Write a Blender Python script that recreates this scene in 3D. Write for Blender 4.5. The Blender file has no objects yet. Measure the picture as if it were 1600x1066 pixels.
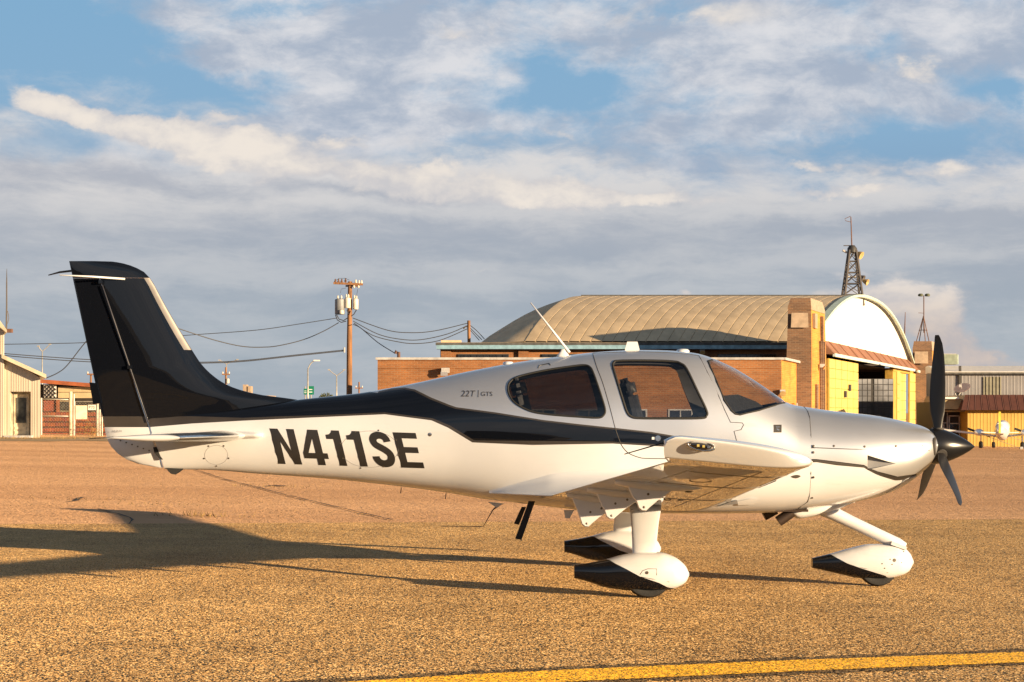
import bpy, bmesh, math, random
import numpy as np
from mathutils import Vector, Matrix, geometry
random.seed(7)
rad = math.radians
scene = bpy.context.scene
COL = scene.collection

# ------------------------------------------------------------------ camera
F, HC, H0, D, SL = 3097.0, 1.463, 645.0, 17.4, 0.018
cd = bpy.data.cameras.new("camera"); cam = bpy.data.objects.new("camera", cd); COL.objects.link(cam)
cam.location = (0, 0, HC); cam.rotation_euler = (rad(90), 0, 0)
cd.sensor_width = 36; cd.lens = 36 * F / 1600; cd.shift_y = (H0 - 533) / 1600
cd.clip_start = 0.1; cd.clip_end = 20000
scene.camera = cam

# ------------------------------------------------------------------ light
SUN_AZ = math.atan2(0.83, -0.56)      # from +y towards +x
SUN_EL = rad(7.8)
sd = Vector((math.sin(SUN_AZ) * math.cos(SUN_EL), math.cos(SUN_AZ) * math.cos(SUN_EL), math.sin(SUN_EL)))
sl = bpy.data.lights.new("sun", 'SUN'); sun = bpy.data.objects.new("sun", sl); COL.objects.link(sun)
sl.energy = 5.0; sl.angle = rad(0.55); sl.color = (1.0, 0.74, 0.45)
sun.rotation_euler = sd.to_track_quat('Z', 'Y').to_euler()
vs = scene.view_settings
vs.view_transform = 'Standard'; vs.look = 'None'; vs.gamma = 1; vs.use_curve_mapping = False
vs.exposure = 1.3

# ------------------------------------------------------------------ sky
world = bpy.data.worlds.new("World"); scene.world = world; world.use_nodes = True
world.cycles.sampling_method = 'MANUAL'; world.cycles.sample_map_resolution = 256
class NG:
    """small expression helper for node trees"""
    def __init__(s, nt): s.nt = nt; s.n = nt.nodes; s.l = nt.links
    def put(s, sock, v):
        if isinstance(v, bpy.types.NodeSocket): s.l.new(v, sock)
        elif v is not None: sock.default_value = v
    def m(s, op, a, b=None, c=None, clamp=False):
        n = s.n.new('ShaderNodeMath'); n.operation = op; n.use_clamp = clamp
        s.put(n.inputs[0], a); s.put(n.inputs[1], b); s.put(n.inputs[2], c); return n.outputs[0]
    def add(s, a, b): return s.m('ADD', a, b)
    def sub(s, a, b): return s.m('SUBTRACT', a, b)
    def mul(s, a, b): return s.m('MULTIPLY', a, b)
    def ss(s, v, a, b, o0=0.0, o1=1.0):
        n = s.n.new('ShaderNodeMapRange'); n.interpolation_type = 'SMOOTHSTEP'
        s.put(n.inputs[0], v); n.inputs[1].default_value = a; n.inputs[2].default_value = b
        n.inputs[3].default_value = o0; n.inputs[4].default_value = o1; return n.outputs[0]
    def noise(s, vec, scale, detail=5, rough=0.5, dist=0.0, out=0):
        n = s.n.new('ShaderNodeTexNoise'); s.put(n.inputs['Vector'], vec)
        n.inputs['Scale'].default_value = scale; n.inputs['Detail'].default_value = detail
        n.inputs['Roughness'].default_value = rough; n.inputs['Distortion'].default_value = dist
        return n.outputs[out]
    def vor(s, vec, scale, feature='F1', out='Distance'):
        n = s.n.new('ShaderNodeTexVoronoi'); n.feature = feature; s.put(n.inputs['Vector'], vec)
        n.inputs['Scale'].default_value = scale; return n.outputs[out]
    def map(s, vec, scale=(1, 1, 1), loc=(0, 0, 0), rot=(0, 0, 0)):
        n = s.n.new('ShaderNodeMapping'); s.put(n.inputs[0], vec)
        n.inputs[1].default_value = loc; n.inputs[2].default_value = rot; n.inputs[3].default_value = scale
        return n.outputs[0]
    def mix(s, f, a, b, mode='MIX'):
        n = s.n.new('ShaderNodeMix'); n.data_type = 'RGBA'; n.blend_type = mode
        s.put(n.inputs[0], f)
        for i, v in ((6, a), (7, b)):
            if isinstance(v, tuple) and len(v) == 3: v = (*v, 1)
            s.put(n.inputs[i], v)
        return n.outputs[2]
    def ramp(s, f, stops):
        n = s.n.new('ShaderNodeValToRGB'); s.put(n.inputs[0], f); e = n.color_ramp.elements
        e[0].position = stops[0][0]; e[0].color = (*stops[0][1], 1)
        e[1].position = stops[-1][0]; e[1].color = (*stops[-1][1], 1)
        for p, c in stops[1:-1]:
            k = e.new(p); k.color = (*c, 1)
        return n.outputs[0]
    def co(s, which='Object'): return s.n.new('ShaderNodeTexCoord').outputs[which]
    def xyz(s, v):
        n = s.n.new('ShaderNodeSeparateXYZ'); s.put(n.inputs[0], v); return n.outputs

def build_sky():
    g = NG(world.node_tree)
    bg = g.n['Background']; bg.inputs[1].default_value = 0.1
    sky = g.n.new('ShaderNodeTexSky'); sky.sky_type = 'NISHITA'; sky.sun_disc = False
    sky.sun_elevation = SUN_EL; sky.sun_rotation = SUN_AZ; sky.air_density = 1.0; sky.dust_density = 1.0; sky.ozone_density = 1.6
    dirv = g.co('Generated'); x, y, z = g.xyz(dirv)
    hor = g.m('SQRT', g.add(g.mul(x, x), g.mul(y, y)))
    k = F / 1600
    V = g.mul(g.m('DIVIDE', z, g.m('MAXIMUM', hor, 0.05)), k)             # height above the horizon
    U = g.mul(g.m('ARCTAN2', x, y), k)                                    # compass bearing
    vec = g.map(dirv, (k, k, k * 1.6), (0, 0, 0.3))
    def warp(v, amt, sc):
        n = g.noise(v, sc, 4, 0.6, 0, 1); q = g.n.new('ShaderNodeVectorMath'); q.operation = 'MULTIPLY_ADD'
        g.l.new(n, q.inputs[0]); q.inputs[1].default_value = (amt,) * 3; g.l.new(v, q.inputs[2]); return q.outputs[0]
    wvec = warp(vec, 0.10, 3.0)
    jx = g.mul(g.sub(g.noise(g.map(vec, (1, 1, 1), (9, 2, 4)), 7, 7, 0.6), 0.5), 0.10)
    jy = g.mul(g.sub(g.noise(g.map(vec, (1, 1, 1), (2, 9, 7)), 6, 8, 0.62), 0.5), 0.085)
    Uj, Vj = g.add(U, jx), g.add(V, jy)
    def blob(px, py, sx, sy, tilt=0.0):
        du = g.sub(Uj, (px - 800) / 1600); dv = g.sub(Vj, (645 - py) / 1600)
        if tilt: dv = g.add(dv, g.mul(du, tilt))
        a = g.mul(du, 1600 / sx); b = g.mul(dv, 1600 / sy)
        return g.m('EXPONENT', g.mul(g.add(g.mul(a, a), g.mul(b, b)), -1.0))
    def total(items):
        t = None
        for amp, args in items:
            v = g.mul(blob(*args), amp)
            t = v if t is None else g.add(t, v)
        return t
    clear = g.ramp(g.m('MULTIPLY', V, 2.0), SKYC)
    clear = g.mix(g.ss(V, 0.40, 1.3), clear, g.mix(1.0, sky.outputs[0], (SKYG, SKYG, SKYG), 'MULTIPLY'))
    thin = g.ss(V, 0.45, 1.4, 1.0, 0.2)
    # layer 1: high thin broken cloud
    n1 = g.noise(g.map(wvec, (1, 1, 1.0), (3.1, 0, 0)), 3.6, 9, 0.58)
    n1b = g.noise(g.map(wvec, (1, 1, 1.3), (8.1, 2, 1)), 11.0, 10, 0.66)
    c1 = g.add(g.mul(n1, 0.56), g.mul(n1b, 0.44))
    c1 = g.add(c1, total([(-0.24, (90, 90, 190, 150)), (-0.18, (330, 150, 180, 26)), (-0.22, (880, 132, 75, 45)), (-0.17, (1370, 232, 170, 20, 0.05)), (-0.17, (1560, 165, 70, 22)),
                          (-0.13, (440, 32, 90, 18, -0.3)), (-0.10, (1080, 30, 60, 16)), (-0.10, (60, 245, 130, 18)), (-0.12, (1340, 95, 60, 14)),
                          (0.16, (310, 60, 170, 45, 0.25)), (0.14, (620, 95, 220, 90)), (0.13, (1250, 60, 420, 60)), (0.12, (1290, 150, 230, 40, 0.15)), (0.10, (760, 200, 400, 30))]))
    m1 = g.mul(g.ss(c1, 0.385, 0.60), thin)
    sh1 = g.noise(g.map(wvec, (1, 1, 1.3), (5, 1, 2)), 9.0, 10, 0.64)
    col1 = g.mix(g.ss(sh1, 0.36, 0.66), CL['h0'], CL['h1'])
    res = g.mix(g.mul(m1, 0.93), clear, col1)
    # layer 2: grey stratus sheet filling the middle and the lower sky
    n2 = g.noise(g.map(wvec, (0.9, 0.9, 1.6), (1.3, 4, 0)), 6.5, 11, 0.66)
    n2b = g.noise(g.map(wvec, (0.7, 0.7, 2.6), (7.3, 1, 0)), 12.0, 10, 0.64)
    low = g.ss(g.add(g.sub(g.mul(U, -0.06), V), g.mul(g.sub(n2, 0.5), 0.16)), -0.285, -0.225)
    low = g.mul(low, g.sub(1.0, g.mul(0.75, blob(140, 240, 170, 20, 0.05))))
    sf = g.add(g.mul(n2, 0.55), g.mul(n2b, 0.45))
    sf = g.add(sf, total([(0.16, (760, 262, 520, 26, 0.05)), (0.15, (1330, 285, 420, 30, 0.05)), (0.12, (640, 320, 330, 20)), (0.10, (1050, 325, 420, 22)), (0.10, (330, 235, 330, 30, 0.12)),
                          (-0.12, (620, 296, 130, 10, 0.06)), (-0.10, (1000, 250, 230, 10, 0.06)), (-0.12, (1430, 345, 330, 16)), (-0.12, (1100, 222, 300, 9)), (-0.09, (210, 290, 250, 20)), (-0.06, (560, 385, 500, 16)),
                          (0.10, (850, 420, 560, 12)), (0.08, (700, 445, 500, 12)), (0.08, (1400, 412, 240, 10)), (0.07, (250, 440, 260, 20)), (-0.08, (1540, 465, 90, 8)), (-0.07, (800, 480, 500, 14))]))
    str_f = g.ss(sf, 0.38, 0.68)
    v3 = g.m('MULTIPLY', V, 3.0)
    res = g.mix(g.mul(low, 0.94), res, g.mix(str_f, g.ramp(v3, CL['d2']), g.ramp(v3, CL['l2'])))
    # layer 3: sunlit cumulus tops
    nb = g.noise(g.map(wvec, (1, 1, 1.1), (2, 7, 1)), 13.0, 9, 0.58)
    nbig = g.noise(g.map(wvec, (1, 1, 1.2), (4, 3, 1)), 5.0, 7, 0.55)
    nn = g.add(g.mul(g.sub(nb, 0.5), 1.5), g.mul(g.sub(nbig, 0.5), 1.6))
    ridge = total([(0.80, (95, 183, 64, 28, 0.2)), (0.66, (190, 203, 100, 24, 0.2)), (0.60, (300, 220, 140, 24, 0.2)), (0.66, (430, 240, 160, 28, 0.16)), (0.46, (640, 266, 220, 22, 0.08)),
                   (0.9, (-5, 230, 24, 22)), (0.46, (430, 287, 50, 14)), (0.46, (190, 328, 40, 9)), (0.36, (290, 326, 26, 6)), (0.34, (150, 355, 16, 7)),
                   (0.42, (1430, 264, 190, 16, 0.12)), (0.38, (1270, 288, 150, 9, 0.05)), (0.36, (850, 303, 110, 20)), (0.38, (545, 216, 60, 9)), (0.38, (360, 186, 40, 10)), (0.34, (700, 300, 160, 22)), (0.32, (1000, 300, 200, 16)), (0.30, (860, 215, 120, 12)), (0.30, (1180, 250, 160, 10)), (0.30, (700, 60, 120, 40)), (0.28, (1080, 40, 160, 30)),
                   (0.36, (1130, 107, 90, 10, 0.1)), (0.34, (1400, 128, 140, 20, 0.2)), (0.32, (1080, 295, 130, 12)),
                   (0.50, (1460, 515, 60, 40, 0.35)), (0.40, (1390, 492, 100, 34)), (0.3, (1330, 470, 120, 30)), (0.45, (1545, 562, 100, 14)), (0.42, (1073, 455, 26, 12)), (0.30, (700, 425, 260, 7)), (0.30, (1180, 432, 200, 7))])
    m3 = g.ss(g.add(ridge, nn), 0.20, 0.56)
    m3 = g.mul(m3, g.ss(ridge, 0.05, 0.30))
    lit = g.ss(g.add(g.mul(g.sub(nb, 0.5), 1.3), g.add(g.mul(ridge, 0.28), g.mul(g.sub(nbig, 0.5), 0.6))), -0.05, 0.38)
    warm = g.ss(V, 0.06, 0.15)
    res = g.mix(m3, res, g.mix(lit, g.mix(warm, CL['s_lo'], CL['s_hi']), g.mix(warm, CL['b_lo'], CL['b_hi'])))
    res = g.mix(g.ss(V, -0.03, -0.005), (0.6, 0.42, 0.28), res)
    g.l.new(res, bg.inputs[0])
SKYG = 0.5
SKYC = [(0.0, (1.2, 1.5, 1.85)), (0.35, (0.95, 1.45, 2.1)), (0.55, (1.02, 1.74, 2.5)), (0.85, (0.88, 1.70, 2.55)), (1.0, (0.84, 1.66, 2.55))]
CL = dict(h0=(1.62, 1.86, 2.28), h1=(3.05, 3.02, 3.10), d2=[(0.0, (1.50, 1.72, 1.93)), (0.2, (1.46, 1.70, 1.94)), (0.45, (1.54, 1.72, 1.98)), (0.7, (1.82, 1.90, 2.12)), (1.0, (1.9, 2.0, 2.3))],
          l2=[(0.0, (1.85, 1.98, 2.12)), (0.25, (1.95, 2.10, 2.25)), (0.5, (2.2, 2.25, 2.36)), (0.7, (3.0, 2.88, 2.8)), (1.0, (3.1, 2.98, 2.92))],
          s_lo=(1.95, 1.85, 1.92), s_hi=(2.3, 2.28, 2.4), b_lo=(2.75, 2.3, 2.0), b_hi=(3.5, 3.2, 2.88))
build_sky()
# ------------------------------------------------------------------ helpers
ORI = {}
def at(px, py, Z): return Vector(((px - 800) * Z / F, Z, HC - (py - H0) * Z / F))
def gz(x): return -SL * max(-60, min(60, x))
def gpt(px, py):
    """point of the ground seen at a pixel"""
    Z = 20.0
    for _ in range(60):
        x = (px - 800) * Z / F; Z = F * (HC - gz(x)) / (py - H0)
    x = (px - 800) * Z / F
    return Vector((x, Z, gz(x)))
def tag(o, label=None, cat=None, group=None, kind=None):
    if label: o['label'] = label
    if cat: o['category'] = cat
    if group: o['group'] = group
    if kind: o['kind'] = kind
    return o
def thing(name, label, cat, loc, group=None):
    o = bpy.data.objects.new(name, None); COL.objects.link(o); o.location = loc; o.empty_display_size = 0.3
    ORI[o.name] = Vector(loc); return tag(o, label, cat, group)
def copy_tree(o, parent=None):
    c = o.copy(); COL.objects.link(c); c.parent = parent
    ORI[c.name] = ORI.get(o.name, Vector())
    for ch in list(o.children): copy_tree(ch, c)
    return c

class MB:
    def __init__(s): s.v = []; s.f = []; s.m = []
    def poly(s, pts, mi=0):
        b = len(s.v); s.v += [Vector(p) for p in pts]; s.f.append(tuple(range(b, b + len(pts)))); s.m.append(mi)
    def box(s, c, size, mi=0, R=None):
        c = Vector(c); hx, hy, hz = [q / 2 for q in size]
        b = len(s.v)
        for x, y, z in ((-1,-1,-1),(1,-1,-1),(1,1,-1),(-1,1,-1),(-1,-1,1),(1,-1,1),(1,1,1),(-1,1,1)):
            p = Vector((x*hx, y*hy, z*hz))
            if R: p = R @ p
            s.v.append(c + p)
        for f in ((0,3,2,1),(4,5,6,7),(0,1,5,4),(1,2,6,5),(2,3,7,6),(3,0,4,7)):
            s.f.append(tuple(b + i for i in f)); s.m.append(mi)
        return s
    def span(s, a, b, w, h, mi=0):
        """bar from a to b of width w (sideways) and height h"""
        a = Vector(a); b = Vector(b); d = b - a; L = d.length
        R = d.to_track_quat('X', 'Z').to_matrix()
        return s.box((a + b) / 2, (L, w, h), mi, R)
    def prism(s, pts, ext, mi=0):
        ext = Vector(ext); n = len(pts); b = len(s.v)
        pts = [Vector(p) for p in pts]
        s.v += pts + [p + ext for p in pts]
        nrm = geometry.normal(pts) if n > 2 else Vector((0, 0, 1))
        fl = nrm.dot(ext) > 0
        base = list(range(b, b + n)); top = list(range(b + n, b + 2 * n))
        s.f.append(tuple(reversed(base)) if fl else tuple(base)); s.m.append(mi)
        s.f.append(tuple(top) if fl else tuple(reversed(top))); s.m.append(mi)
        for i in range(n):
            j = (i + 1) % n
            q = (base[i], base[j], top[j], top[i]); s.f.append(q if fl else tuple(reversed(q))); s.m.append(mi)
        return s
    def rings(s, rings, cap=True, closed=True, mi=0):
        n = len(rings[0]); b = len(s.v)
        for r in rings: s.v += [Vector(p) for p in r]
        for i in range(len(rings) - 1):
            for j in range(n if closed else n - 1):
                k = (j + 1) % n
                s.f.append((b + i*n + j, b + i*n + k, b + (i+1)*n + k, b + (i+1)*n + j)); s.m.append(mi)
        if cap and closed:
            s.f.append(tuple(b + j for j in reversed(range(n)))); s.m.append(mi)
            s.f.append(tuple(b + (len(rings)-1)*n + j for j in range(n))); s.m.append(mi)
        return s
    def tube(s, pts, r, n=8, mi=0, closed=False, cap=True):
        pts = [Vector(p) for p in pts]; R = r if isinstance(r, (list, tuple)) else [r] * len(pts)
        rg = []; N = len(pts); prev = None
        for i, p in enumerate(pts):
            if closed: t = pts[(i + 1) % N] - pts[i - 1]
            else: t = pts[min(i + 1, N - 1)] - pts[max(i - 1, 0)]
            t.normalize()
            u = prev - t * prev.dot(t) if prev is not None else t.cross(Vector((0, 0, 1)) if abs(t.z) < 0.9 else Vector((0, 1, 0)))
            u.normalize(); w = t.cross(u); prev = u
            rg.append([p + (u * math.cos(a) + w * math.sin(a)) * R[i] for a in [2 * math.pi * k / n for k in range(n)]])
        if closed: rg.append(rg[0])
        return s.rings(rg, cap=cap and not closed, mi=mi)
    def lathe(s, c, axis, prof, n=24, mi=0):
        """profile (along, radius) about axis through c"""
        c = Vector(c); a = Vector(axis).normalized(); u = a.cross(Vector((0, 0, 1)) if abs(a.z) < 0.9 else Vector((1, 0, 0))).normalized(); w = a.cross(u)
        return s.rings([[c + a * h + (u * math.cos(t) + w * math.sin(t)) * max(r, 1e-4) for t in [2 * math.pi * k / n for k in range(n)]] for h, r in prof], mi=mi)
    def build(s, name, mats, parent=None, smooth=False, loc=None, angle=None):
        o0 = ORI[parent.name] if parent else (Vector(loc) if loc is not None else Vector())
        me = bpy.data.meshes.new(name)
        me.from_pydata([tuple(v - o0) for v in s.v], [], s.f)
        if not isinstance(mats, (list, tuple)): mats = [mats]
        for m in mats: me.materials.append(m)
        if len(mats) > 1: me.polygons.foreach_set('material_index', s.m)
        bm = bmesh.new(); bm.from_mesh(me); bmesh.ops.recalc_face_normals(bm, faces=bm.faces); bm.to_mesh(me); bm.free()
        if smooth:
            me.polygons.foreach_set('use_smooth', [True] * len(me.polygons))
            if angle: me.set_sharp_from_angle(angle=rad(angle))
        o = bpy.data.objects.new(name, me); COL.objects.link(o); o.parent = parent
        if not parent: o.location = o0
        ORI[o.name] = o0
        return o

def spline(pts, n=8, closed=False):
    """Catmull-Rom through 2D or 3D points"""
    P = [np.array(p, float) for p in pts]; N = len(P); out = []
    for i in range(N if closed else N - 1):
        if closed: a, b, c, d = P[i - 1], P[i], P[(i + 1) % N], P[(i + 2) % N]
        else: a, b, c, d = P[max(i - 1, 0)], P[i], P[i + 1], P[min(i + 2, N - 1)]
        for k in range(n):
            t = k / n
            out.append(0.5 * ((2*b) + (-a + c)*t + (2*a - 5*b + 4*c - d)*t*t + (-a + 3*b - 3*c + d)*t**3))
    if not closed: out.append(P[-1])
    return out

class Pchip:
    def __init__(s, xs, ys):
        o = np.argsort(xs); x = np.array(xs, float)[o]; y = np.array(ys, float)[o]; s.x, s.y = x, y
        h = np.diff(x); dl = np.diff(y) / h; m = np.zeros_like(x); m[0], m[-1] = dl[0], dl[-1]
        for i in range(1, len(x) - 1):
            if dl[i-1] * dl[i] > 0:
                w1, w2 = 2*h[i] + h[i-1], h[i] + 2*h[i-1]; m[i] = (w1 + w2) / (w1/dl[i-1] + w2/dl[i])
        s.m, s.h = m, h
    def __call__(s, q):
        q = np.clip(np.asarray(q, float), s.x[0], s.x[-1]); i = np.clip(np.searchsorted(s.x, q, 'right') - 1, 0, len(s.h) - 1)
        t = (q - s.x[i]) / s.h[i]; h = s.h[i]
        return (s.y[i]*(1+2*t)*(1-t)**2 + h*s.m[i]*t*(1-t)**2 + s.y[i+1]*t*t*(3-2*t) + h*s.m[i+1]*t*t*(t-1))

# ------------------------------------------------------------------ materials
def new_mat(name):
    m = bpy.data.materials.new(name); m.use_nodes = True
    return m, NG(m.node_tree), m.node_tree.nodes['Principled BSDF']
def mat(name, col, rough=0.6, metal=0.0, coat=0.0, var=0.12, scale=3.0, bump=0.0, bscale=40, coat_rough=0.03, col2=None, spec=0.5, stretch=(1, 1, 1)):
    """procedural paint/plain surface: base colour with soft uneven wear, optional fine relief"""
    m, g, p = new_mat(name); co = g.co()
    if stretch != (1, 1, 1): co = g.map(co, stretch)
    n = g.noise(co, scale, 6, 0.6)
    c2 = col2 or tuple(max(0, c * (1 - var * 2)) for c in col); c1 = tuple(min(1, c * (1 + var * 0.6)) for c in col) if not col2 else col
    g.l.new(g.mix(g.ss(n, 0.3, 0.7), c2, c1), p.inputs['Base Color'])
    p.inputs['Roughness'].default_value = rough; p.inputs['Metallic'].default_value = metal
    p.inputs['Coat Weight'].default_value = coat; p.inputs['Coat Roughness'].default_value = coat_rough
    p.inputs['Specular IOR Level'].default_value = spec
    if bump:
        b = g.n.new('ShaderNodeBump'); b.inputs['Strength'].default_value = bump; b.inputs['Distance'].default_value = 0.01
        g.l.new(g.noise(co, bscale, 4, 0.6), b.inputs['Height']); g.l.new(b.outputs[0], p.inputs['Normal'])
    return m
def glass(name, tint, refl=1.0, rough=0.0):
    m = bpy.data.materials.new(name); m.use_nodes = True; g = NG(m.node_tree); g.n.remove(g.n['Principled BSDF'])
    tr = g.n.new('ShaderNodeBsdfTransparent'); tr.inputs[0].default_value = (*tint, 1)
    gl = g.n.new('ShaderNodeBsdfGlossy'); gl.inputs['Roughness'].default_value = rough; gl.inputs[0].default_value = (refl, refl, refl, 1)
    fr = g.n.new('ShaderNodeLayerWeight'); fr.inputs[0].default_value = 0.5; fac = g.add(g.mul(g.m('POWER', fr.outputs['Facing'], 5.0), 0.93), 0.065)
    bw = g.n.new('ShaderNodeBump'); bw.inputs['Strength'].default_value = 0.08; bw.inputs['Distance'].default_value = 0.01; g.l.new(g.noise(g.map(g.co(), (0.6, 1, 5)), 4.0, 3, 0.5), bw.inputs['Height']); g.l.new(bw.outputs[0], gl.inputs['Normal'])
    mx = g.n.new('ShaderNodeMixShader'); g.l.new(fac, mx.inputs[0]); g.l.new(tr.outputs[0], mx.inputs[1]); g.l.new(gl.outputs[0], mx.inputs[2])
    g.l.new(mx.outputs[0], g.n['Material Output'].inputs[0]); return m
def facets(g, p, vec, amount):
    """tilt the surface normal stone by stone (vec: a random colour per stone)"""
    q = g.n.new('ShaderNodeVectorMath'); q.operation = 'MULTIPLY_ADD'; g.l.new(vec, q.inputs[0]); q.inputs[1].default_value = (amount, amount, 0); q.inputs[2].default_value = (-amount / 2, -amount / 2, 1)
    nn = g.n.new('ShaderNodeVectorMath'); nn.operation = 'NORMALIZE'; g.l.new(q.outputs[0], nn.inputs[0]); g.l.new(nn.outputs[0], p.inputs['Normal'])
def brick_mat(name, c1, c2, mortar, rot=(0, 0, 0), bw=0.24, bh=0.08):
    m, g, p = new_mat(name); co = g.map(g.co(), rot=rot)
    b = g.n.new('ShaderNodeTexBrick'); g.l.new(co, b.inputs['Vector'])
    b.inputs['Color1'].default_value = (*c1, 1); b.inputs['Color2'].default_value = (*c2, 1); b.inputs['Mortar'].default_value = (*mortar, 1)
    b.inputs['Scale'].default_value = 1; b.inputs['Mortar Size'].default_value = 0.012; b.inputs['Brick Width'].default_value = bw; b.inputs['Row Height'].default_value = bh
    n = g.noise(g.co(), 0.5, 6, 0.6); n2 = g.noise(g.map(g.co(), (0.6, 0.6, 5)), 1.2, 5, 0.6)
    c = g.mix(g.ss(g.add(g.mul(n, 0.5), g.mul(n2, 0.5)), 0.35, 0.65), (0.72, 0.68, 0.66), (1.12, 1.1, 1.08)); c = g.mix(1.0, b.outputs[0], c, 'MULTIPLY')
    g.l.new(c, p.inputs['Base Color']); p.inputs['Roughness'].default_value = 0.85
    bp = g.n.new('ShaderNodeBump'); bp.inputs['Strength'].default_value = 0.5; bp.inputs['Distance'].default_value = 0.01
    g.l.new(b.outputs[1], bp.inputs['Height']); bp.invert = True; g.l.new(bp.outputs[0], p.inputs['Normal'])
    return m

M = {}
def paint(name, col, rough, metal=0.0, coat=1.0, base_spec=None):
    m, g, p = new_mat(name); co = g.co()
    if base_spec is not None: p.inputs['Specular IOR Level'].default_value = base_spec
    n = g.noise(co, 1.6, 5, 0.55)
    dirt = g.ss(g.noise(g.map(co, (0.5, 2, 4)), 3.5, 7, 0.65), 0.56, 0.80)
    c_ = g.mix(g.ss(n, 0.3, 0.7), tuple(c * 0.94 for c in col), col)
    g.l.new(g.mix(g.mul(dirt, 0.16 if col[0] > 0.1 else 0.0), c_, (0.22, 0.17, 0.12)), p.inputs['Base Color'])
    p.inputs['Roughness'].default_value = rough; p.inputs['Metallic'].default_value = metal
    p.inputs['Coat Weight'].default_value = coat; p.inputs['Coat Roughness'].default_value = 0.02
    b = g.n.new('ShaderNodeBump'); b.inputs['Strength'].default_value = 0.025; b.inputs['Distance'].default_value = 0.004
    g.l.new(g.noise(co, 5.0, 3, 0.5), b.inputs['Height']); g.l.new(b.outputs[0], p.inputs['Coat Normal'])
    return m
M['white'] = paint('white gloss paint', (0.60, 0.612, 0.632), 0.35)
M['silver'] = paint('silver metallic paint', (0.64, 0.65, 0.67), 0.36, 0.75)
M['black'] = paint('black gloss paint', (0.004, 0.005, 0.008), 0.5, base_spec=0.0)
M['bronze'] = mat('dark bronze paint', (0.055, 0.046, 0.038), 0.4, 0.3, 0.3)
M['letter'] = mat('dark letter vinyl', (0.02, 0.018, 0.017), 0.45)
M['greytext'] = mat('grey letter vinyl', (0.05, 0.05, 0.06), 0.4)
M['rubber'] = mat('black rubber', (0.012, 0.012, 0.012), 0.75, bump=0.2, bscale=60)
M['seam'] = mat('dark seam', (0.05, 0.045, 0.042), 0.8)
M['joint'] = mat('faint skin joint', (0.22, 0.19, 0.15), 0.7)
M['fastener'] = mat('steel fastener', (0.13, 0.11, 0.09), 0.4, 0.6)
M['chrome'] = mat('polished metal', (0.62, 0.6, 0.57), 0.22, 1.0)
M['bareskin'] = mat('dull bare metal strip', (0.36, 0.33, 0.30), 0.45, 0.7)
M['prop'] = mat('satin black propeller', (0.013, 0.012, 0.012), 0.42)
M['spinner'] = mat('black spinner paint', (0.008, 0.008, 0.009), 0.24, 0.0, 0.0, spec=0.45)
M['window'] = glass('tinted acrylic', (0.68, 0.69, 0.71), 1.0)
M['rearwindow'] = glass('dark tinted acrylic', (0.21, 0.205, 0.20), 1.0)
M['shield'] = glass('clear acrylic', (0.76, 0.78, 0.80), 1.0)
M['leather'] = mat('dark leather', (0.02, 0.022, 0.028), 0.5, bump=0.3, bscale=80)
M['liner'] = mat('grey cabin liner', (0.10, 0.10, 0.105), 0.85)
M['exhaust'] = mat('burnt steel', (0.06, 0.04, 0.03), 0.5, 0.6)
M['lens'] = mat('dark lamp lens', (0.03, 0.03, 0.035), 0.08, 0.0, 1.0)
M['led'] = mat('yellow lamp element', (0.5, 0.4, 0.12), 0.3)
M['panelgrey'] = mat('shaded inlet grey', (0.28, 0.28, 0.29), 0.5)
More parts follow.
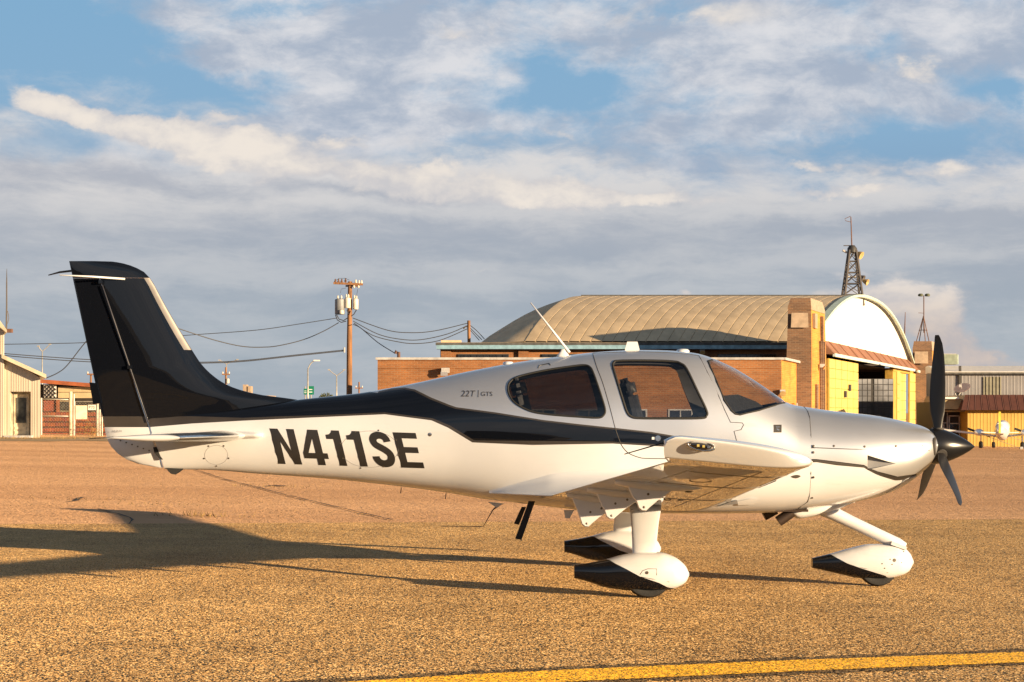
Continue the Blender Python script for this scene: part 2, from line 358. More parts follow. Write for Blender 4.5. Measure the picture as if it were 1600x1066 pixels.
# ------------------------------------------------------------------ lofted bodies with cut regions
KT = 0.55
def inpoly(pts, poly):
    x, y = pts[:, 0], pts[:, 1]; ins = np.zeros(len(pts), bool); n = len(poly); j = n - 1
    for i in range(n):
        xi, yi = poly[i]; xj, yj = poly[j]
        c = ((yi > y) != (yj > y)) & (x < (xj - xi) * (y - yi) / (yj - yi + 1e-15) + xi); ins ^= c; j = i
    return ins
class Body:
    """closed body lofted along X; station tables are (X, value); lateral offset t is measured towards the camera from the body's own plane s0"""
    def __init__(s, s0, top, bot, wid, zc=0.48, nt=2.2, nb=2.4, px=True):
        s.s0 = s0; Z = D - s0
        cx = lambda q: (q - 800) * Z / F
        cz = lambda q: HC - (q - H0) * Z / F
        s.cx, s.cz, s.Z = cx, cz, Z
        s.top = Pchip([cx(a) for a, b in top], [cz(b) for a, b in top]); s.bot = Pchip([cx(a) for a, b in bot], [cz(b) for a, b in bot])
        tab = lambda v: Pchip([cx(a) for a, b in v], [b for a, b in v]) if isinstance(v, list) else (lambda x: np.full_like(np.asarray(x, float), v))
        s.wid, s.zcf, s.nt, s.nb = tab(wid), tab(zc), tab(nt), tab(nb)
    def P(s, x, th):
        x = np.asarray(x, float); th = np.asarray(th, float)
        zt, zb, w = s.top(x), s.bot(x), s.wid(x); zc = zb + (zt - zb) * s.zcf(x)
        n = np.where(th > 0, s.nt(x), s.nb(x)); h = np.where(th > 0, zt - zc, zc - zb)
        sn, cs = np.sin(th), np.maximum(np.cos(th), 0)
        z = zc + h * np.sign(sn) * np.abs(sn) ** (2 / n); t = w * cs ** (2 / n)
        return t, z
    def th_of(s, x, z):
        zt, zb = s.top(x), s.bot(x); zc = zb + (zt - zb) * s.zcf(x)
        n = s.nt(x) if z > zc else s.nb(x); h = (zt - zc) if z > zc else (zc - zb)
        r = min(abs(z - zc) / max(h, 1e-6), 1.0)
        return math.copysign(math.asin(r ** (float(n) / 2)), z - zc)
    def uv(s, px, py):
        t = float(s.wid(s.cx(px))); th = 0; x = 0
        for _ in range(40):
            dp = s.Z - t; x = (px - 800) * dp / F; z = HC - (py - H0) * dp / F
            th = s.th_of(x, z); tn = float(s.P(x, th)[0]); t = 0.5 * t + 0.5 * tn
        return (x, th * KT)
    def uvs(s, pts): return [s.uv(*p) for p in pts]
    def pos(s, uv, side=1, off=0.0):
        uv = np.asarray(uv, float); x = uv[:, 0]; th = np.clip(uv[:, 1] / KT, -math.pi/2, math.pi/2)
        t, z = s.P(x, th); p = np.stack([x, D - s.s0 - side * t, z], 1)
        if off: p = p + off * s.normal(uv, side)
        return p
    def normal(s, uv, side=1):
        uv = np.asarray(uv, float); e = 2e-3; x = uv[:, 0]; lim = math.pi/2 - 0.03
        th = np.clip(uv[:, 1] / KT, -lim, lim)
        f = lambda a, b: np.stack([a, D - s.s0 - s.P(a, b)[0], s.P(a, b)[1]], 1)
        dx = f(x + e, th) - f(x - e, th); dt = f(x, th + e) - f(x, th - e)
        n = np.cross(dx, dt); n /= np.maximum(np.linalg.norm(n, axis=1, keepdims=True), 1e-12)
        n[np.abs(uv[:, 1] / KT) > math.pi/2 - 1e-3, 1] = 0
        n /= np.maximum(np.linalg.norm(n, axis=1, keepdims=True), 1e-12)
        if side < 0: n[:, 1] *= -1
        return n
    def cut(s, xs, nth, loops, lines=()):
        """triangulate the half skin so that every loop is an edge; returns uv, tris, centroids"""
        ths = np.linspace(-math.pi/2, math.pi/2, nth)
        pts = []
        segs = []
        allp = []
        for lp, closed in [(l, True) for l in loops] + [(l, False) for l in lines]:
            b = len(allp); n = len(lp); allp += [tuple(p) for p in lp]
            segs += [(b + i, b + (i + 1) % n) for i in range(n if closed else n - 1)]
        A = np.array(allp) if allp else np.zeros((0, 2))
        dens = []
        for (i, j) in segs:
            a, b = A[i], A[j]; k = max(1, int(np.linalg.norm(b - a) / 0.02))
            dens += [a + (b - a) * q / k for q in range(k)]
        dens = np.array(dens) if dens else np.zeros((0, 2))
        for i, x in enumerate(xs):
            for j, th in enumerate(ths):
                p = np.array((x, th * KT))
                edge = i in (0, len(xs) - 1) or j in (0, nth - 1)
                if not edge and len(dens) and np.min(np.sum((dens - p) ** 2, 1)) < 0.009 ** 2: continue
                pts.append(p)
        allv = [Vector(p) for p in allp] + [Vector(p) for p in pts]
        r = geometry.delaunay_2d_cdt(allv, segs, [], 0, 1e-7)
        uv = np.array([tuple(v) for v in r[0]]); tr = np.array([t for t in r[2]])
        a, b, c = uv[tr[:, 0]], uv[tr[:, 1]], uv[tr[:, 2]]
        area = (b[:, 0]-a[:, 0])*(c[:, 1]-a[:, 1]) - (b[:, 1]-a[:, 1])*(c[:, 0]-a[:, 0])
        tr[area < 0] = tr[area < 0][:, ::-1]
        tr = tr[np.abs(area) > 1e-10]
        return uv, tr, (uv[tr[:, 0]] + uv[tr[:, 1]] + uv[tr[:, 2]]) / 3
    def piece(s, name, uv, tris, mi, mats, parent, sides=(1, -1), off=0.0, label=None, flip=False):
        V, Nn, Fc, Mi = [], [], [], []
        used = np.unique(tris); remap = -np.ones(len(uv), int); remap[used] = np.arange(len(used))
        for sd_ in sides:
            b = len(V); V += list(s.pos(uv[used], sd_, off)); Nn += list(s.normal(uv[used], sd_) * (-1 if flip else 1))
            t = remap[tris] + b
            t = t if (sd_ > 0) != flip else t[:, ::-1]
            Fc += [tuple(int(q) for q in k) for k in t]; Mi += [int(q) for q in mi]
        o0 = ORI[parent.name]
        me = bpy.data.meshes.new(name); me.from_pydata([tuple(np.array(p) - np.array(o0)) for p in V], [], Fc)
        for m in mats: me.materials.append(m)
        me.polygons.foreach_set('material_index', Mi); me.polygons.foreach_set('use_smooth', [True] * len(Fc))
        me.normals_split_custom_set_from_vertices([tuple(n) for n in Nn])
        o = bpy.data.objects.new(name, me); COL.objects.link(o); o.parent = parent; ORI[o.name] = o0
        if label: o['label'] = label
        return o
    def ribbon(s, name, uvline, r, m, parent, side=1, closed=False, n=5, lift=0.0):
        p = s.pos(np.array(uvline), side, lift)
        mb = MB(); mb.tube([tuple(q) for q in p], r, n, closed=closed); return mb.build(name, m, parent, True)
    def decal(s, name, loops_px, m, parent, off=0.0025, step=0.05, side=1):
        loops = [s.uvs(l) for l in loops_px]
        allp = []; segs = []
        for l in loops:
            b = len(allp); n = len(l); allp += l; segs += [(b + i, b + (i + 1) % n) for i in range(n)]
        A = np.array(allp); lo, hi = A.min(0), A.max(0)
        for x in np.arange(lo[0] + step/2, hi[0], step):
            for y in np.arange(lo[1] + step/2, hi[1], step): allp.append((x, y))
        r = geometry.delaunay_2d_cdt([Vector(p) for p in allp], segs, [], 0, 1e-7)
        uv = np.array([tuple(v) for v in r[0]]); tr = np.array([t for t in r[2]])
        cen = (uv[tr[:, 0]] + uv[tr[:, 1]] + uv[tr[:, 2]]) / 3
        ins = np.zeros(len(cen), bool)
        for l in loops: ins ^= inpoly(cen, l)
        tr = tr[ins]; a, b, c = uv[tr[:, 0]], uv[tr[:, 1]], uv[tr[:, 2]]
        area = (b[:, 0]-a[:, 0])*(c[:, 1]-a[:, 1]) - (b[:, 1]-a[:, 1])*(c[:, 0]-a[:, 0]); tr[area < 0] = tr[area < 0][:, ::-1]
        return s.piece(name, uv, tr, np.zeros(len(tr)), [m], parent, (side,), off)

def text_flat(txt, italic=0.0):
    """flat triangles of a line of text, 1 unit high capitals"""
    cu = bpy.data.curves.new('t', 'FONT'); cu.body = txt; cu.size = 1; cu.shear = italic; cu.resolution_u = 3
    o = bpy.data.objects.new('t', cu); COL.objects.link(o); dg = bpy.context.evaluated_depsgraph_get(); dg.update()
    me = o.evaluated_get(dg).to_mesh(); v = np.array([tuple(p.co)[:2] for p in me.vertices]); f = [tuple(p.vertices) for p in me.polygons]
    o.evaluated_get(dg).to_mesh_clear(); bpy.data.objects.remove(o); bpy.data.curves.remove(cu)
    v -= v.min(0); v /= v[:, 1].max(); return v, f
def body_text(body, name, txt, x0, y0, h, w, m, parent, slope=0.0, italic=0.0):
    v, f = text_flat(txt, italic); v[:, 0] /= v[:, 0].max()
    uv = np.array([body.uv(x0 + w * a, y0 - h * b + slope * w * a) for a, b in v])
    P = body.pos(uv, 1, 0.0025); mb = MB(); mb.v = [Vector(p) for p in P]; mb.f = f; mb.m = [0] * len(f)
    return mb.build(name, m, parent)
def flat_text(name, txt, org, ux, uz, m, parent):
    v, f = text_flat(txt); v[:, 0] /= v[:, 0].max(); org, ux, uz = Vector(org), Vector(ux), Vector(uz)
    mb = MB(); mb.v = [org + ux * a + uz * b for a, b in v]; mb.f = f; mb.m = [0] * len(f); return mb.build(name, m, parent)

# ------------------------------------------------------------------ the aeroplane
PL = thing('propeller_aeroplane', 'silver, white and black low-wing propeller aeroplane parked on the tan chip seal in the foreground', 'aeroplane', (1.1, D, gz(1.1)))
HULL_TOP = [(225,650.5),(236,650),(300,645),(350,639.5),(400,633),(440,628),(480,623),(520,619),(560,614.5),(600,608),(640,600.5),(680,592),(720,583),(760,575),(800,567.5),(840,561.5),(880,556.5),(920,551.5),(960,548.5),(1000,547),(1040,547.8),(1070,550),(1090,553),(1110,559),(1130,567.5),(1150,577.5),(1180,596),(1205,613),(1222,625),(1232,630.5),(1245,634),(1264,636.8),(1291,641),(1327,645),(1363,649),(1398,655.3),(1425,661.5),(1441,666.5),(1452,673),(1457,680),(1460,693)]
HULL_BOT = [(225,731),(258,733),(320,734),(400,740),(500,747),(600,757),(700,770),(760,780),(800,784.5),(850,790.5),(900,796),(950,800),(1000,801.5),(1100,802),(1190,801),(1240,797),(1309,788),(1363,778),(1398,765.5),(1420,752.5),(1434,741.5),(1447,730),(1457,713),(1460,698)]
HULL_W = [(225,0.055),(258,0.075),(320,0.125),(400,0.195),(500,0.275),(600,0.35),(700,0.44),(800,0.55),(880,0.62),(960,0.655),(1050,0.655),(1130,0.635),(1200,0.60),(1264,0.565),(1330,0.53),(1390,0.47),(1425,0.40),(1443,0.33),(1453,0.26),(1458,0.2),(1460,0.13)]
hull = Body(0, HULL_TOP, HULL_BOT, HULL_W, [(225,0.5),(700,0.5),(900,0.45),(1100,0.45),(1264,0.52),(1460,0.5)], [(225,2.0),(600,2.0),(900,2.15),(1100,2.3),(1240,2.25),(1400,2.2),(1460,2.0)], [(225,2.0),(500,2.3),(900,2.9),(1200,2.7),(1400,2.2),(1460,2.0)])
C = lambda pts, n=5: [tuple(p) for p in spline(pts, n, True)]
PX = {}
PX['rear_window'] = C([(793.6,608),(797,597),(811,588.5),(849,579.5),(890,573),(912,570.8),(922,574),(928,585),(939,617),(945.5,640),(943,649),(934,653),(905,651.5),(860,648),(830,643),(807,631.5),(797,620)])
PX['door_window'] = C([(957.5,572),(959.5,566.5),(966,564),(1010,563.5),(1050,564.8),(1063,568),(1073,577),(1090,612),(1104,642),(1103.5,650),(1096,653.5),(1050,654),(1000,653.6),(987,651.5),(980,645),(974,628),(963,592)])
PX['door'] = [tuple(p) for p in spline([(926,552),(933,575),(942,599),(953,637),(961,668),(967,686),(972,697),(982,708),(999,715),(1014,716.5),(1060,717),(1110,717),(1150,712)], 5)] + [(1151,689),(1147,674),(1158,671.5),(1162,664),(1160,661),(1141.5,660),(1132,640),(1123,619),(1105,581),(1095,561),(1092,556)] + [(1080,554.3),(1040,551),(1000,550),(960,550.7)]
SH = [(1113,562.5),(1106,564.8),(1110,574),(1120,597),(1132,626),(1143,642),(1149,647),(1156,648.3),(1186,641.5),(1210,634),(1226,629.6)]
low_edge = [(225,668),(300,662),(380,657.5),(500,652),(601,647.5),(674,657),(700,668.5),(738,691.5),(957,693.3),(1045,698.5),(1160,710),(1276,722.5),(1350,731),(1432,744.5)]
low_in = [(225,650.8),(300,650.5),(380,653),(500,649),(601,644.5),(676,653.8),(703,665),(741,688.3),(957,690.3),(1045,695.5),(1160,707),(1276,718.5),(1350,727.5),(1432,741.5)]
up_edge = [(1432,740.6),(1350,726.6),(1276,717.5),(1160,699),(1055,684),(1017,677.5),(957,671),(905,665.5),(849,659),(774,647),(712,639),(700,635),(672,624),(647,611.5),(632,608.3),(612,609.5),(590,614)]
U_ = hull.uvs
poly_low = U_(low_edge); poly_in = U_(low_in); poly_up = U_(up_edge)
XA, XB = hull.cx(225) , hull.cx(1460)
botline = -math.pi/2 * KT; topline = math.pi/2 * KT
white_poly = poly_low + [(hull.cx(1440), hull.uv(1440,747)[1]), (hull.cx(1440), botline), (XA, botline)]
band_poly = poly_in + list(reversed(poly_low))
black_poly = poly_in + poly_up + [(hull.cx(575), topline), (XA, topline)]
bronze_up = poly_up[4:] + U_([(592,611.2),(612,606.8),(632,605.6),(648,608.6),(674,621.4),(702,632.6),(713,636.4),(774,644.4),(849,656.4),(905,662.9),(957,668.4),(1017,674.9),(1055,681.4)])
rearw = U_(PX['rear_window']); doorw = U_(PX['door_window']); door = U_(PX['door'])
shield = U_(SH) + [(hull.cx(1227), topline), (hull.cx(1112), topline)]
hinge = [hull.uv(236,672), hull.uv(245,699), hull.uv(257,732.5)]
hinge_line = [(hull.cx(229.5), topline)] + hinge + [(hull.cx(257.5), botline)]
tail_cut = hinge_line + [(XA - 1, botline), (XA - 1, topline)]
seam_px = [(1256,634.5),(1262,643),(1265,652),(1267,680),(1267,740),(1264.5,776),(1262,784)]
cseam = [(hull.cx(1252), topline)] + U_(seam_px) + [(hull.cx(1240), hull.uv(1240, 795)[1]), (hull.cx(1232), botline)]
cowl_poly = cseam + [(XB + 1, botline), (XB + 1, topline)]
naca = U_([(1355.5,711.5),(1400,724.5),(1355.5,734)])
chin = U_([(1434,741.5),(1420,744.5),(1414,751),(1398,763),(1375,774)]) + [(hull.cx(1375), botline), (hull.cx(1436), botline)]
xs = np.concatenate([np.linspace(XA, hull.cx(1420), 150), np.linspace(hull.cx(1420), XB, 26)[1:]])
uv, tris, cen = hull.cut(xs, 52, [rearw, doorw, door, shield, band_poly, black_poly, bronze_up, naca], [poly_low, hinge_line, cseam])
inp = lambda p: inpoly(cen, p)
mi = np.full(len(tris), 1)                     # silver
mi[inp(white_poly)] = 0
mi[inp(black_poly)] = 2
mi[inp(band_poly)] = 3
mi[inp(bronze_up)] = 3
dead = inp(tail_cut) | inp(naca)
isrw = inp(rearw); isdw = inp(doorw); issh = inp(shield) & ~inp(door); isdoor = inp(door) & ~isdw; iscowl = inp(cowl_poly)
PAINT = [M['white'], M['silver'], M['black'], M['bronze']]
sel = ~(dead | isrw | isdw | issh | isdoor | iscowl)
hull.piece('fuselage', uv, tris[sel], mi[sel], PAINT, PL)
sel = iscowl & ~dead
hull.piece('engine_cowling', uv, tris[sel], mi[sel], PAINT, PL)
sel = issh; hull.piece('windshield', uv, tris[sel], mi[sel] * 0, [M['shield']], PL)
doors = []
for sd_ in (1, -1):
    d_ = hull.piece('cabin_door', uv, tris[isdoor], mi[isdoor], PAINT, PL, (sd_,)); doors.append(d_)
    hull.piece('door_window', uv, tris[isdw], mi[isdw] * 0, [M['window']], d_, (sd_,))
    hull.ribbon('window_seal', doorw, 0.011, M['rubber'], d_, sd_, True)
    r_ = hull.piece('rear_window', uv, tris[isrw], mi[isrw] * 0, [M['rearwindow']], PL, (sd_,))
    hull.ribbon('window_seal', rearw, 0.010, M['rubber'], r_, sd_, True)
    hull.ribbon('windshield_seal', U_(SH), 0.009, M['rubber'], PL, sd_)
    hull.ribbon('door_seam', door, 0.0034, M['seam'], d_, sd_, True)
    hull.ribbon('cowling_seam', cseam[1:-1], 0.004, M['seam'], PL, sd_)
    hull.ribbon('cowling_seam', U_([(1268,699.5),(1330,702),(1400,703.5),(1452,704)]), 0.003, M['seam'], PL, sd_, lift=0.002)
# cabin lining: the same skin 4 cm inside, without the windows
cabx = (cen[:, 0] > hull.cx(770)) & (cen[:, 0] < hull.cx(1235)) & (cen[:, 1] > -0.85 * KT * 1.57)
lin = cabx & ~(isrw | isdw | issh | dead)
hull.piece('cabin_lining', uv, tris[lin], mi[lin] * 0, [M['liner']], PL, (1, -1), -0.035, flip=True)

# seats, glare shield and floor seen through the windows
def rounded(mb, c, size, R=None, r=0.05):
    bm = bmesh.new(); bmesh.ops.create_cube(bm, size=1); bmesh.ops.scale(bm, vec=size, verts=bm.verts)
    bmesh.ops.bevel(bm, geom=bm.edges[:], offset=r, segments=3, affect='EDGES')
    b = len(mb.v)
    for v in bm.verts: mb.v.append(Vector(c) + ((R @ v.co) if R else v.co))
    bm.verts.index_update()
    for f in bm.faces: mb.f.append(tuple(b + v.index for v in f.verts)); mb.m.append(0)
    bm.free()
def seat(X, lat):
    Rm = Matrix.Rotation(rad(-14), 3, 'Y')
    mb = MB(); rounded(mb, (X + 0.30, D - lat, 0.98), (0.5, 0.46, 0.16)); rounded(mb, (X - 0.01, D - lat, 1.31), (0.14, 0.44, 0.70), Rm)
    o = mb.build('cabin_seat', M['leather'], PL, True, angle=50)
    mb = MB(); rounded(mb, (X - 0.09, D - lat, 1.67), (0.13, 0.27, 0.19), Rm, 0.05); mb.build('headrest', M['leather'], o, True, angle=50)
    mb = MB(); mb.tube([(X - 0.06, D - lat - .06, 1.5), (X - 0.085, D - lat - .06, 1.65)], .008); mb.build('headrest_post', M['chrome'], o, True)
for X, lat in ((1.09, 0.29), (1.09, -0.29), (0.15, 0.3), (0.15, -0.3)): seat(X, lat)
mb = MB(); mb.prism([(1.72, D-0.33, 1.0), (2.2, D-0.33, 1.0), (2.24, D-0.33, 1.47), (2.10, D-0.33, 1.56), (1.95, D-0.33, 1.62), (1.80, D-0.33, 1.61), (1.74, D-0.33, 1.5)], (0, 0.66, 0)); mb.build('instrument_panel', M['leather'], PL)
mb = MB(); mb.box((0.95, D, 0.82), (1.6, 0.7, 0.03)); mb.build('cabin_floor', M['liner'], PL)
mb = MB(); mb.box((-0.30, D, 1.20), (0.03, 0.6, 0.40)); mb.build('rear_bulkhead', M['liner'], PL)

# --- markings
def letter_loops(x0, loops):
    out = []
    for l in loops:
        q = []
        for i in range(len(l)):
            a, b = np.array(l[i], float), np.array(l[(i + 1) % len(l)], float)
            for k in range(3): q.append(a + (b - a) * k / 3)
        out.append([(421 + x0 + p[0] + 13.5 * p[1], 669.6 + 0.031 * (x0 + p[0]) + 55 * p[1]) for p in q])
    return out
def stroke(path, w):
    P = np.array(spline(path, 4)); T = np.gradient(P, axis=0); T /= np.linalg.norm(T, axis=1, keepdims=True); N = np.stack([-T[:, 1], T[:, 0]], 1) * w / 2
    return [tuple(p) for p in P + N] + [tuple(p) for p in (P - N)[::-1]]
S = [(p[0], p[1] / 55) for p in stroke([(28,15.5),(26.5,10),(22,6.2),(15.5,5.4),(9.2,7.8),(6,13.5),(8.5,20),(15.5,24.5),(22,28.5),(27.5,34),(28.3,41),(24.5,47.3),(16.5,49.8),(9.5,47.8),(5.5,43),(4.8,38.5)], 11)]
REG = [(0, [[(0,0),(12.5,0),(26,.62),(26,0),(38,0),(38,1),(26.5,1),(12,.36),(12,1),(0,1)]]),
       (44, [[(15,0),(31,0),(31,.66),(38,.66),(38,.82),(31,.82),(31,1),(19.5,1),(19.5,.82),(0,.82),(0,.66)], [(19.5,.24),(19.5,.66),(8.5,.66)]]),
       (86, [[(10.5,0),(22.5,0),(22.5,1),(10.5,1),(10.5,.25),(0,.25),(0,.13),(6,.11),(9.5,.05)]]),
       (118, [[(10.5,0),(22.5,0),(22.5,1),(10.5,1),(10.5,.25),(0,.25),(0,.13),(6,.11),(9.5,.05)]]),
       (152.5, [S]),
       (192.5, [[(0,0),(36,0),(36,.165),(12,.165),(12,.41),(33.5,.41),(33.5,.575),(12,.575),(12,.835),(36.5,.835),(36.5,1),(0,1)]])]
for x0, lp in REG: hull.decal('registration_letter', letter_loops(x0, lp), M['letter'], PL)
body_text(hull, 'type_lettering', '22T', 720, 619.8, 9.3, 23, M['greytext'], PL, 0.0, 0.2)
body_text(hull, 'type_lettering', 'GTS', 751.5, 619.2, 6.8, 18, M['greytext'], PL)
hull.decal('lettering_bar', [[(747,610),(748,610),(747.6,621),(746.6,621)]], M['greytext'], PL)
# access covers: thin rings with screws
def cover(px, py, rx, ry, nscrew, ph=0.3):
    ring = U_([(px + rx * math.cos(a), py + ry * math.sin(a)) for a in np.linspace(0, 2 * math.pi, 37)[:-1]])
    o = hull.ribbon('access_cover', ring, 0.0018, M['panelgrey'], PL, 1, True, 4)
    for k in range(nscrew):
        a = ph + 2 * math.pi * k / nscrew; q = hull.uv(px + (rx + 2.2) * math.cos(a), py + (ry + 2.2) * math.sin(a)); dot(q, 0.008, 'screw', o)
def dot(uvp, r, name, parent, m=None):
    c = hull.pos(np.array([uvp]), 1)[0]; n = hull.normal(np.array([uvp]), 1)[0]
    mb = MB(); mb.lathe(c, n, [(-0.002, r), (0.003, r * 0.9), (0.004, r * 0.3)], 8); return mb.build(name, m or M['fastener'], parent, True, angle=40)
cover(577.5, 702, 45, 28.5, 8); cover(338, 711, 18, 15, 5)
for p in ((1271,697),(1303,697),(1351,698),(1400,697.5),(1441,697.5),(1271,707),(1271,746),(1269,778)): dot(hull.uv(*p), 0.011, 'cowling_fastener', PL)
dot(hull.uv(672,679), 0.018, 'static_port', PL, M['chrome'])
# badge, oval cover, door lock, hinge plate
hull.decal('badge', [C([(1209,664),(1221,664),(1221,676),(1209,676)], 1)], M['letter'], PL, 0.004)
for l_ in ([(1212,667),(1218,667),(1218,668.4),(1212,668.4)], [(1213,669.5),(1217.5,671.5),(1217,673.5),(1213,672)]): hull.decal('badge_mark', [l_], M['chrome'], PL, 0.006, 0.01)
hull.decal('oval_port', [C([(1236,744.8),(1244,742),(1251,744),(1244,747.5)], 4)], M['fastener'], PL, 0.004)
dot(hull.uv(1028,685), 0.028, 'door_lock', doors[0], M['chrome'])
hull.decal('lock_lettering', [[(1018.5,683),(1022.5,683),(1022.5,687),(1018.5,687)]], M['white'], doors[0], 0.004)
hull.ribbon('hatch_seam', U_([(841,575.5),(843,571.2),(858,568),(860,571)]), 0.005, M['letter'], PL)
# fuel drain style flap low on the cowling side and recessed inlet
for sd_ in (1, -1):
    P3 = hull.pos(np.array(naca), sd_); A_, B_, C_ = [Vector(p) for p in P3]; inn = Vector((0, 0.07 * sd_, 0))
    mb = MB(); mb.poly([B_, A_ + inn, C_ + inn]); mb.poly([A_, A_ + inn, B_]); mb.poly([C_, B_, C_ + inn]); mb.poly([A_, C_, C_ + inn, A_ + inn])
    mb.build('cooling_inlet', M['panelgrey'], PL)
# cowling front ring and inlets
mb = MB(); ang = np.linspace(-math.pi/2, math.pi/2, 24); loop = [tuple(p) for p in hull.pos(np.array([(XB, a * KT) for a in ang]), 1)] + [tuple(p) for p in hull.pos(np.array([(XB, a * KT) for a in ang[::-1][1:-1]]), -1)]
mb.poly(loop); mb.build('cowling_front', M['seam'], PL)
for sd_ in (1, -1):
    mb = MB(); mb.lathe((hull.cx(1447), D - sd_ * 0.235, hull.cz(697)), (1, -0.25 * sd_, 0), [(-0.05, 0.02), (0.0, 0.075), (0.033, 0.08), (0.037, 0.068), (0.0, 0.05)], 16); mb.build('air_inlet', M['seam'], PL, True)
chin_o = hull.ribbon('chin_seam', U_([(1430,743.5),(1415,749),(1400,761),(1385,770)]), 0.006, M['panelgrey'], PL)

# --- aerofoil surfaces
def foil(tc, camber=0.02, n=16):
    xs_ = 0.5 * (1 - np.cos(np.linspace(0, math.pi, n))); yt = 5 * tc * (0.2969*np.sqrt(xs_) - 0.126*xs_ - 0.3516*xs_**2 + 0.2843*xs_**3 - 0.1036*xs_**4)
    yc = 4 * camber * xs_ * (1 - xs_); return xs_, yc + yt, yc - yt
def section(le, te, tc, c0=0.0, c1=1.0, camber=0.02, n=16, out=0.0, vertical=False):
    """closed section between two chord fractions; le, te 3-D points; 'up' is +z for wings, -y for the fin"""
    xs_, u, l = foil(tc, camber, 60); q = c0 + (c1 - c0) * 0.5 * (1 - np.cos(np.linspace(0, math.pi, n))); qu = np.interp(q, xs_, u); ql = np.interp(q, xs_, l)
    le, te = Vector(le), Vector(te); d = te - le; ch = d.length; up = Vector((0, -1, 0)) if vertical else Vector((0, 0, 1))
    if c1 >= 1: qu[-1] += 0.0012 / ch; ql[-1] -= 0.0012 / ch
    a = [le + d * x + up * (y * ch + out) for x, y in zip(q, qu)]; b = [le + d * x + up * (y * ch - out) for x, y in zip(q[::-1], ql[::-1])]
    if c0 <= 0 and out == 0: a = a[1:]
    if c0 <= 0 and out: a[0] = le - d.normalized() * out; a = a[1:]
    return a + b
WLE = lambda s: Vector((1.775 + 0.004 * s - (0.0 if s < 5.5 else 0.9 * max(0, s - 5.55) ** 1.6), 0, 0.668 + 0.0893 * s))
WTE = lambda s: Vector((0.190 + 0.144 * min(s, 5.3) - (0.065 * (min(s, 5.84) - 5.3) / 0.5 if s > 5.3 else 0) + (1.6 * max(0, s - 5.76) ** 1.6), 0, 0.692 + 0.0890 * s))
def wing(sgn):
    pt = lambda p, s, dz=0: Vector((p.x, D - sgn * s, p.z + dz))
    tc = lambda s: 0.15 - 0.004 * s
    st = list(np.linspace(0.4, 5.30, 22))
    w = MB().rings([section(pt(WLE(s), s), pt(WTE(s), s), tc(s), 0, 0.735, n=22) for s in st]).build('wing', [M['white']], PL, True, angle=35)
    MB().rings([section(pt(WLE(s), s), pt(WTE(s), s), tc(s), 0.745, 1, n=10) for s in np.linspace(0.86, 3.78, 8)]).build('flap', [M['white']], w, True, angle=40)
    MB().rings([section(pt(WLE(s), s), pt(WTE(s), s), tc(s), 0.745, 1, n=10) for s in np.linspace(3.80, 5.28, 6)]).build('aileron', [M['white']], w, True, angle=40)
    MB().rings([section(pt(WLE(s), s), pt(WTE(s), s), tc(s), 0.735, 1, n=10) for s in np.linspace(0.4, 0.85, 3)]).build('wing_root_panel', [M['white']], w, True, angle=40)
    # tip: the upper skin lifts towards the trailing edge, a rounded outer face closes it
    rg = []
    def tipsec(s, q, n=20):
        sb = min(s, 5.70); le, te = pt(WLE(s), s), pt(WTE(s), s); le.z = WLE(sb).z; te.z = WTE(sb).z
        ch = le.x - te.x; xs_, u, l = foil(tc(s), 0.02, 60); cq = 0.5 * (1 - np.cos(np.linspace(0, math.pi, n)))
        k = min(1, max(0, (s - 5.33) / 0.36)); k = k * k * (3 - 2 * k)
        up_, lo_ = [], []
        f = 0.96 * (0.85 * q + 0.15 * (1 - math.sqrt(max(0, 1 - q * q))))
        for c_ in cq:
            zu = float(np.interp(c_, xs_, u)) * ch + 0.118 * k * min(1, c_ / 0.93) ** 1.6 * (1 - 0.14 * max(0, (c_ - 0.9) / 0.1) ** 2) + 0.0012
            zl = float(np.interp(c_, xs_, l)) * ch - 0.0012
            zu2 = zu - 0.006 * q ** 4; zl2 = zl + (zu2 - zl) * f
            g_ = min(1.0, max(0.12, (zu - zl) / 0.15)); b_ = le.lerp(te, c_) + Vector((0, sgn * 0.13 * q * (1 - g_), 0)); inset = 0.0
            up_.append(b_ + Vector((-inset, 0, zu2))); lo_.append(b_ + Vector((-inset, 0, zl2)))
        return up_[1:] + lo_[::-1]
    for s in (5.31, 5.36, 5.42, 5.48, 5.54, 5.60, 5.66, 5.70): rg.append(tipsec(s, 0))
    for q in (0.08, 0.2, 0.35, 0.5, 0.65, 0.78, 0.88, 0.95, 0.985, 1.0): rg.append(tipsec(5.70 + 0.13 * q, q))
    tip = MB().rings(rg).build('wing_tip', [M['white']], PL, True, angle=50)
    # lamp in the tip
    mb = MB(); c = Vector((at(1096, 697, D - 5.82).x, D - sgn * 5.800, at(1096, 697, D - 5.82).z)); sc_ = []
    for k in range(7):
        a = math.pi * k / 12; r_ = math.cos(a); sc_.append([c + Vector((0.066 * r_ * math.cos(t), -sgn * 0.024 * math.sin(a) , 0.020 * r_ * math.sin(t) - 0.14 * 0.066 * r_ * math.cos(t))) for t in np.linspace(0, 2 * math.pi, 17)[:-1]])
    lamp = mb.rings(sc_).build('position_light', M['lens'], tip, True)
    for dx in (-0.02, 0.012, 0.04):
        m2 = MB(); m2.box(c + Vector((dx, -sgn * 0.029, -0.14 * dx)), (0.014, 0.005, 0.014)); m2.build('lamp_element', M['led'] if dx < 0.03 else M['chrome'], lamp)
    ring = [c + Vector((0.078 * math.cos(t), -sgn * 0.004, 0.026 * math.sin(t) - 0.14 * 0.078 * math.cos(t))) for t in np.linspace(0, 2 * math.pi, 25)[:-1]]
    MB().tube(ring, 0.006, 6, closed=True).build('lamp_rim', M['chrome'], lamp, True)
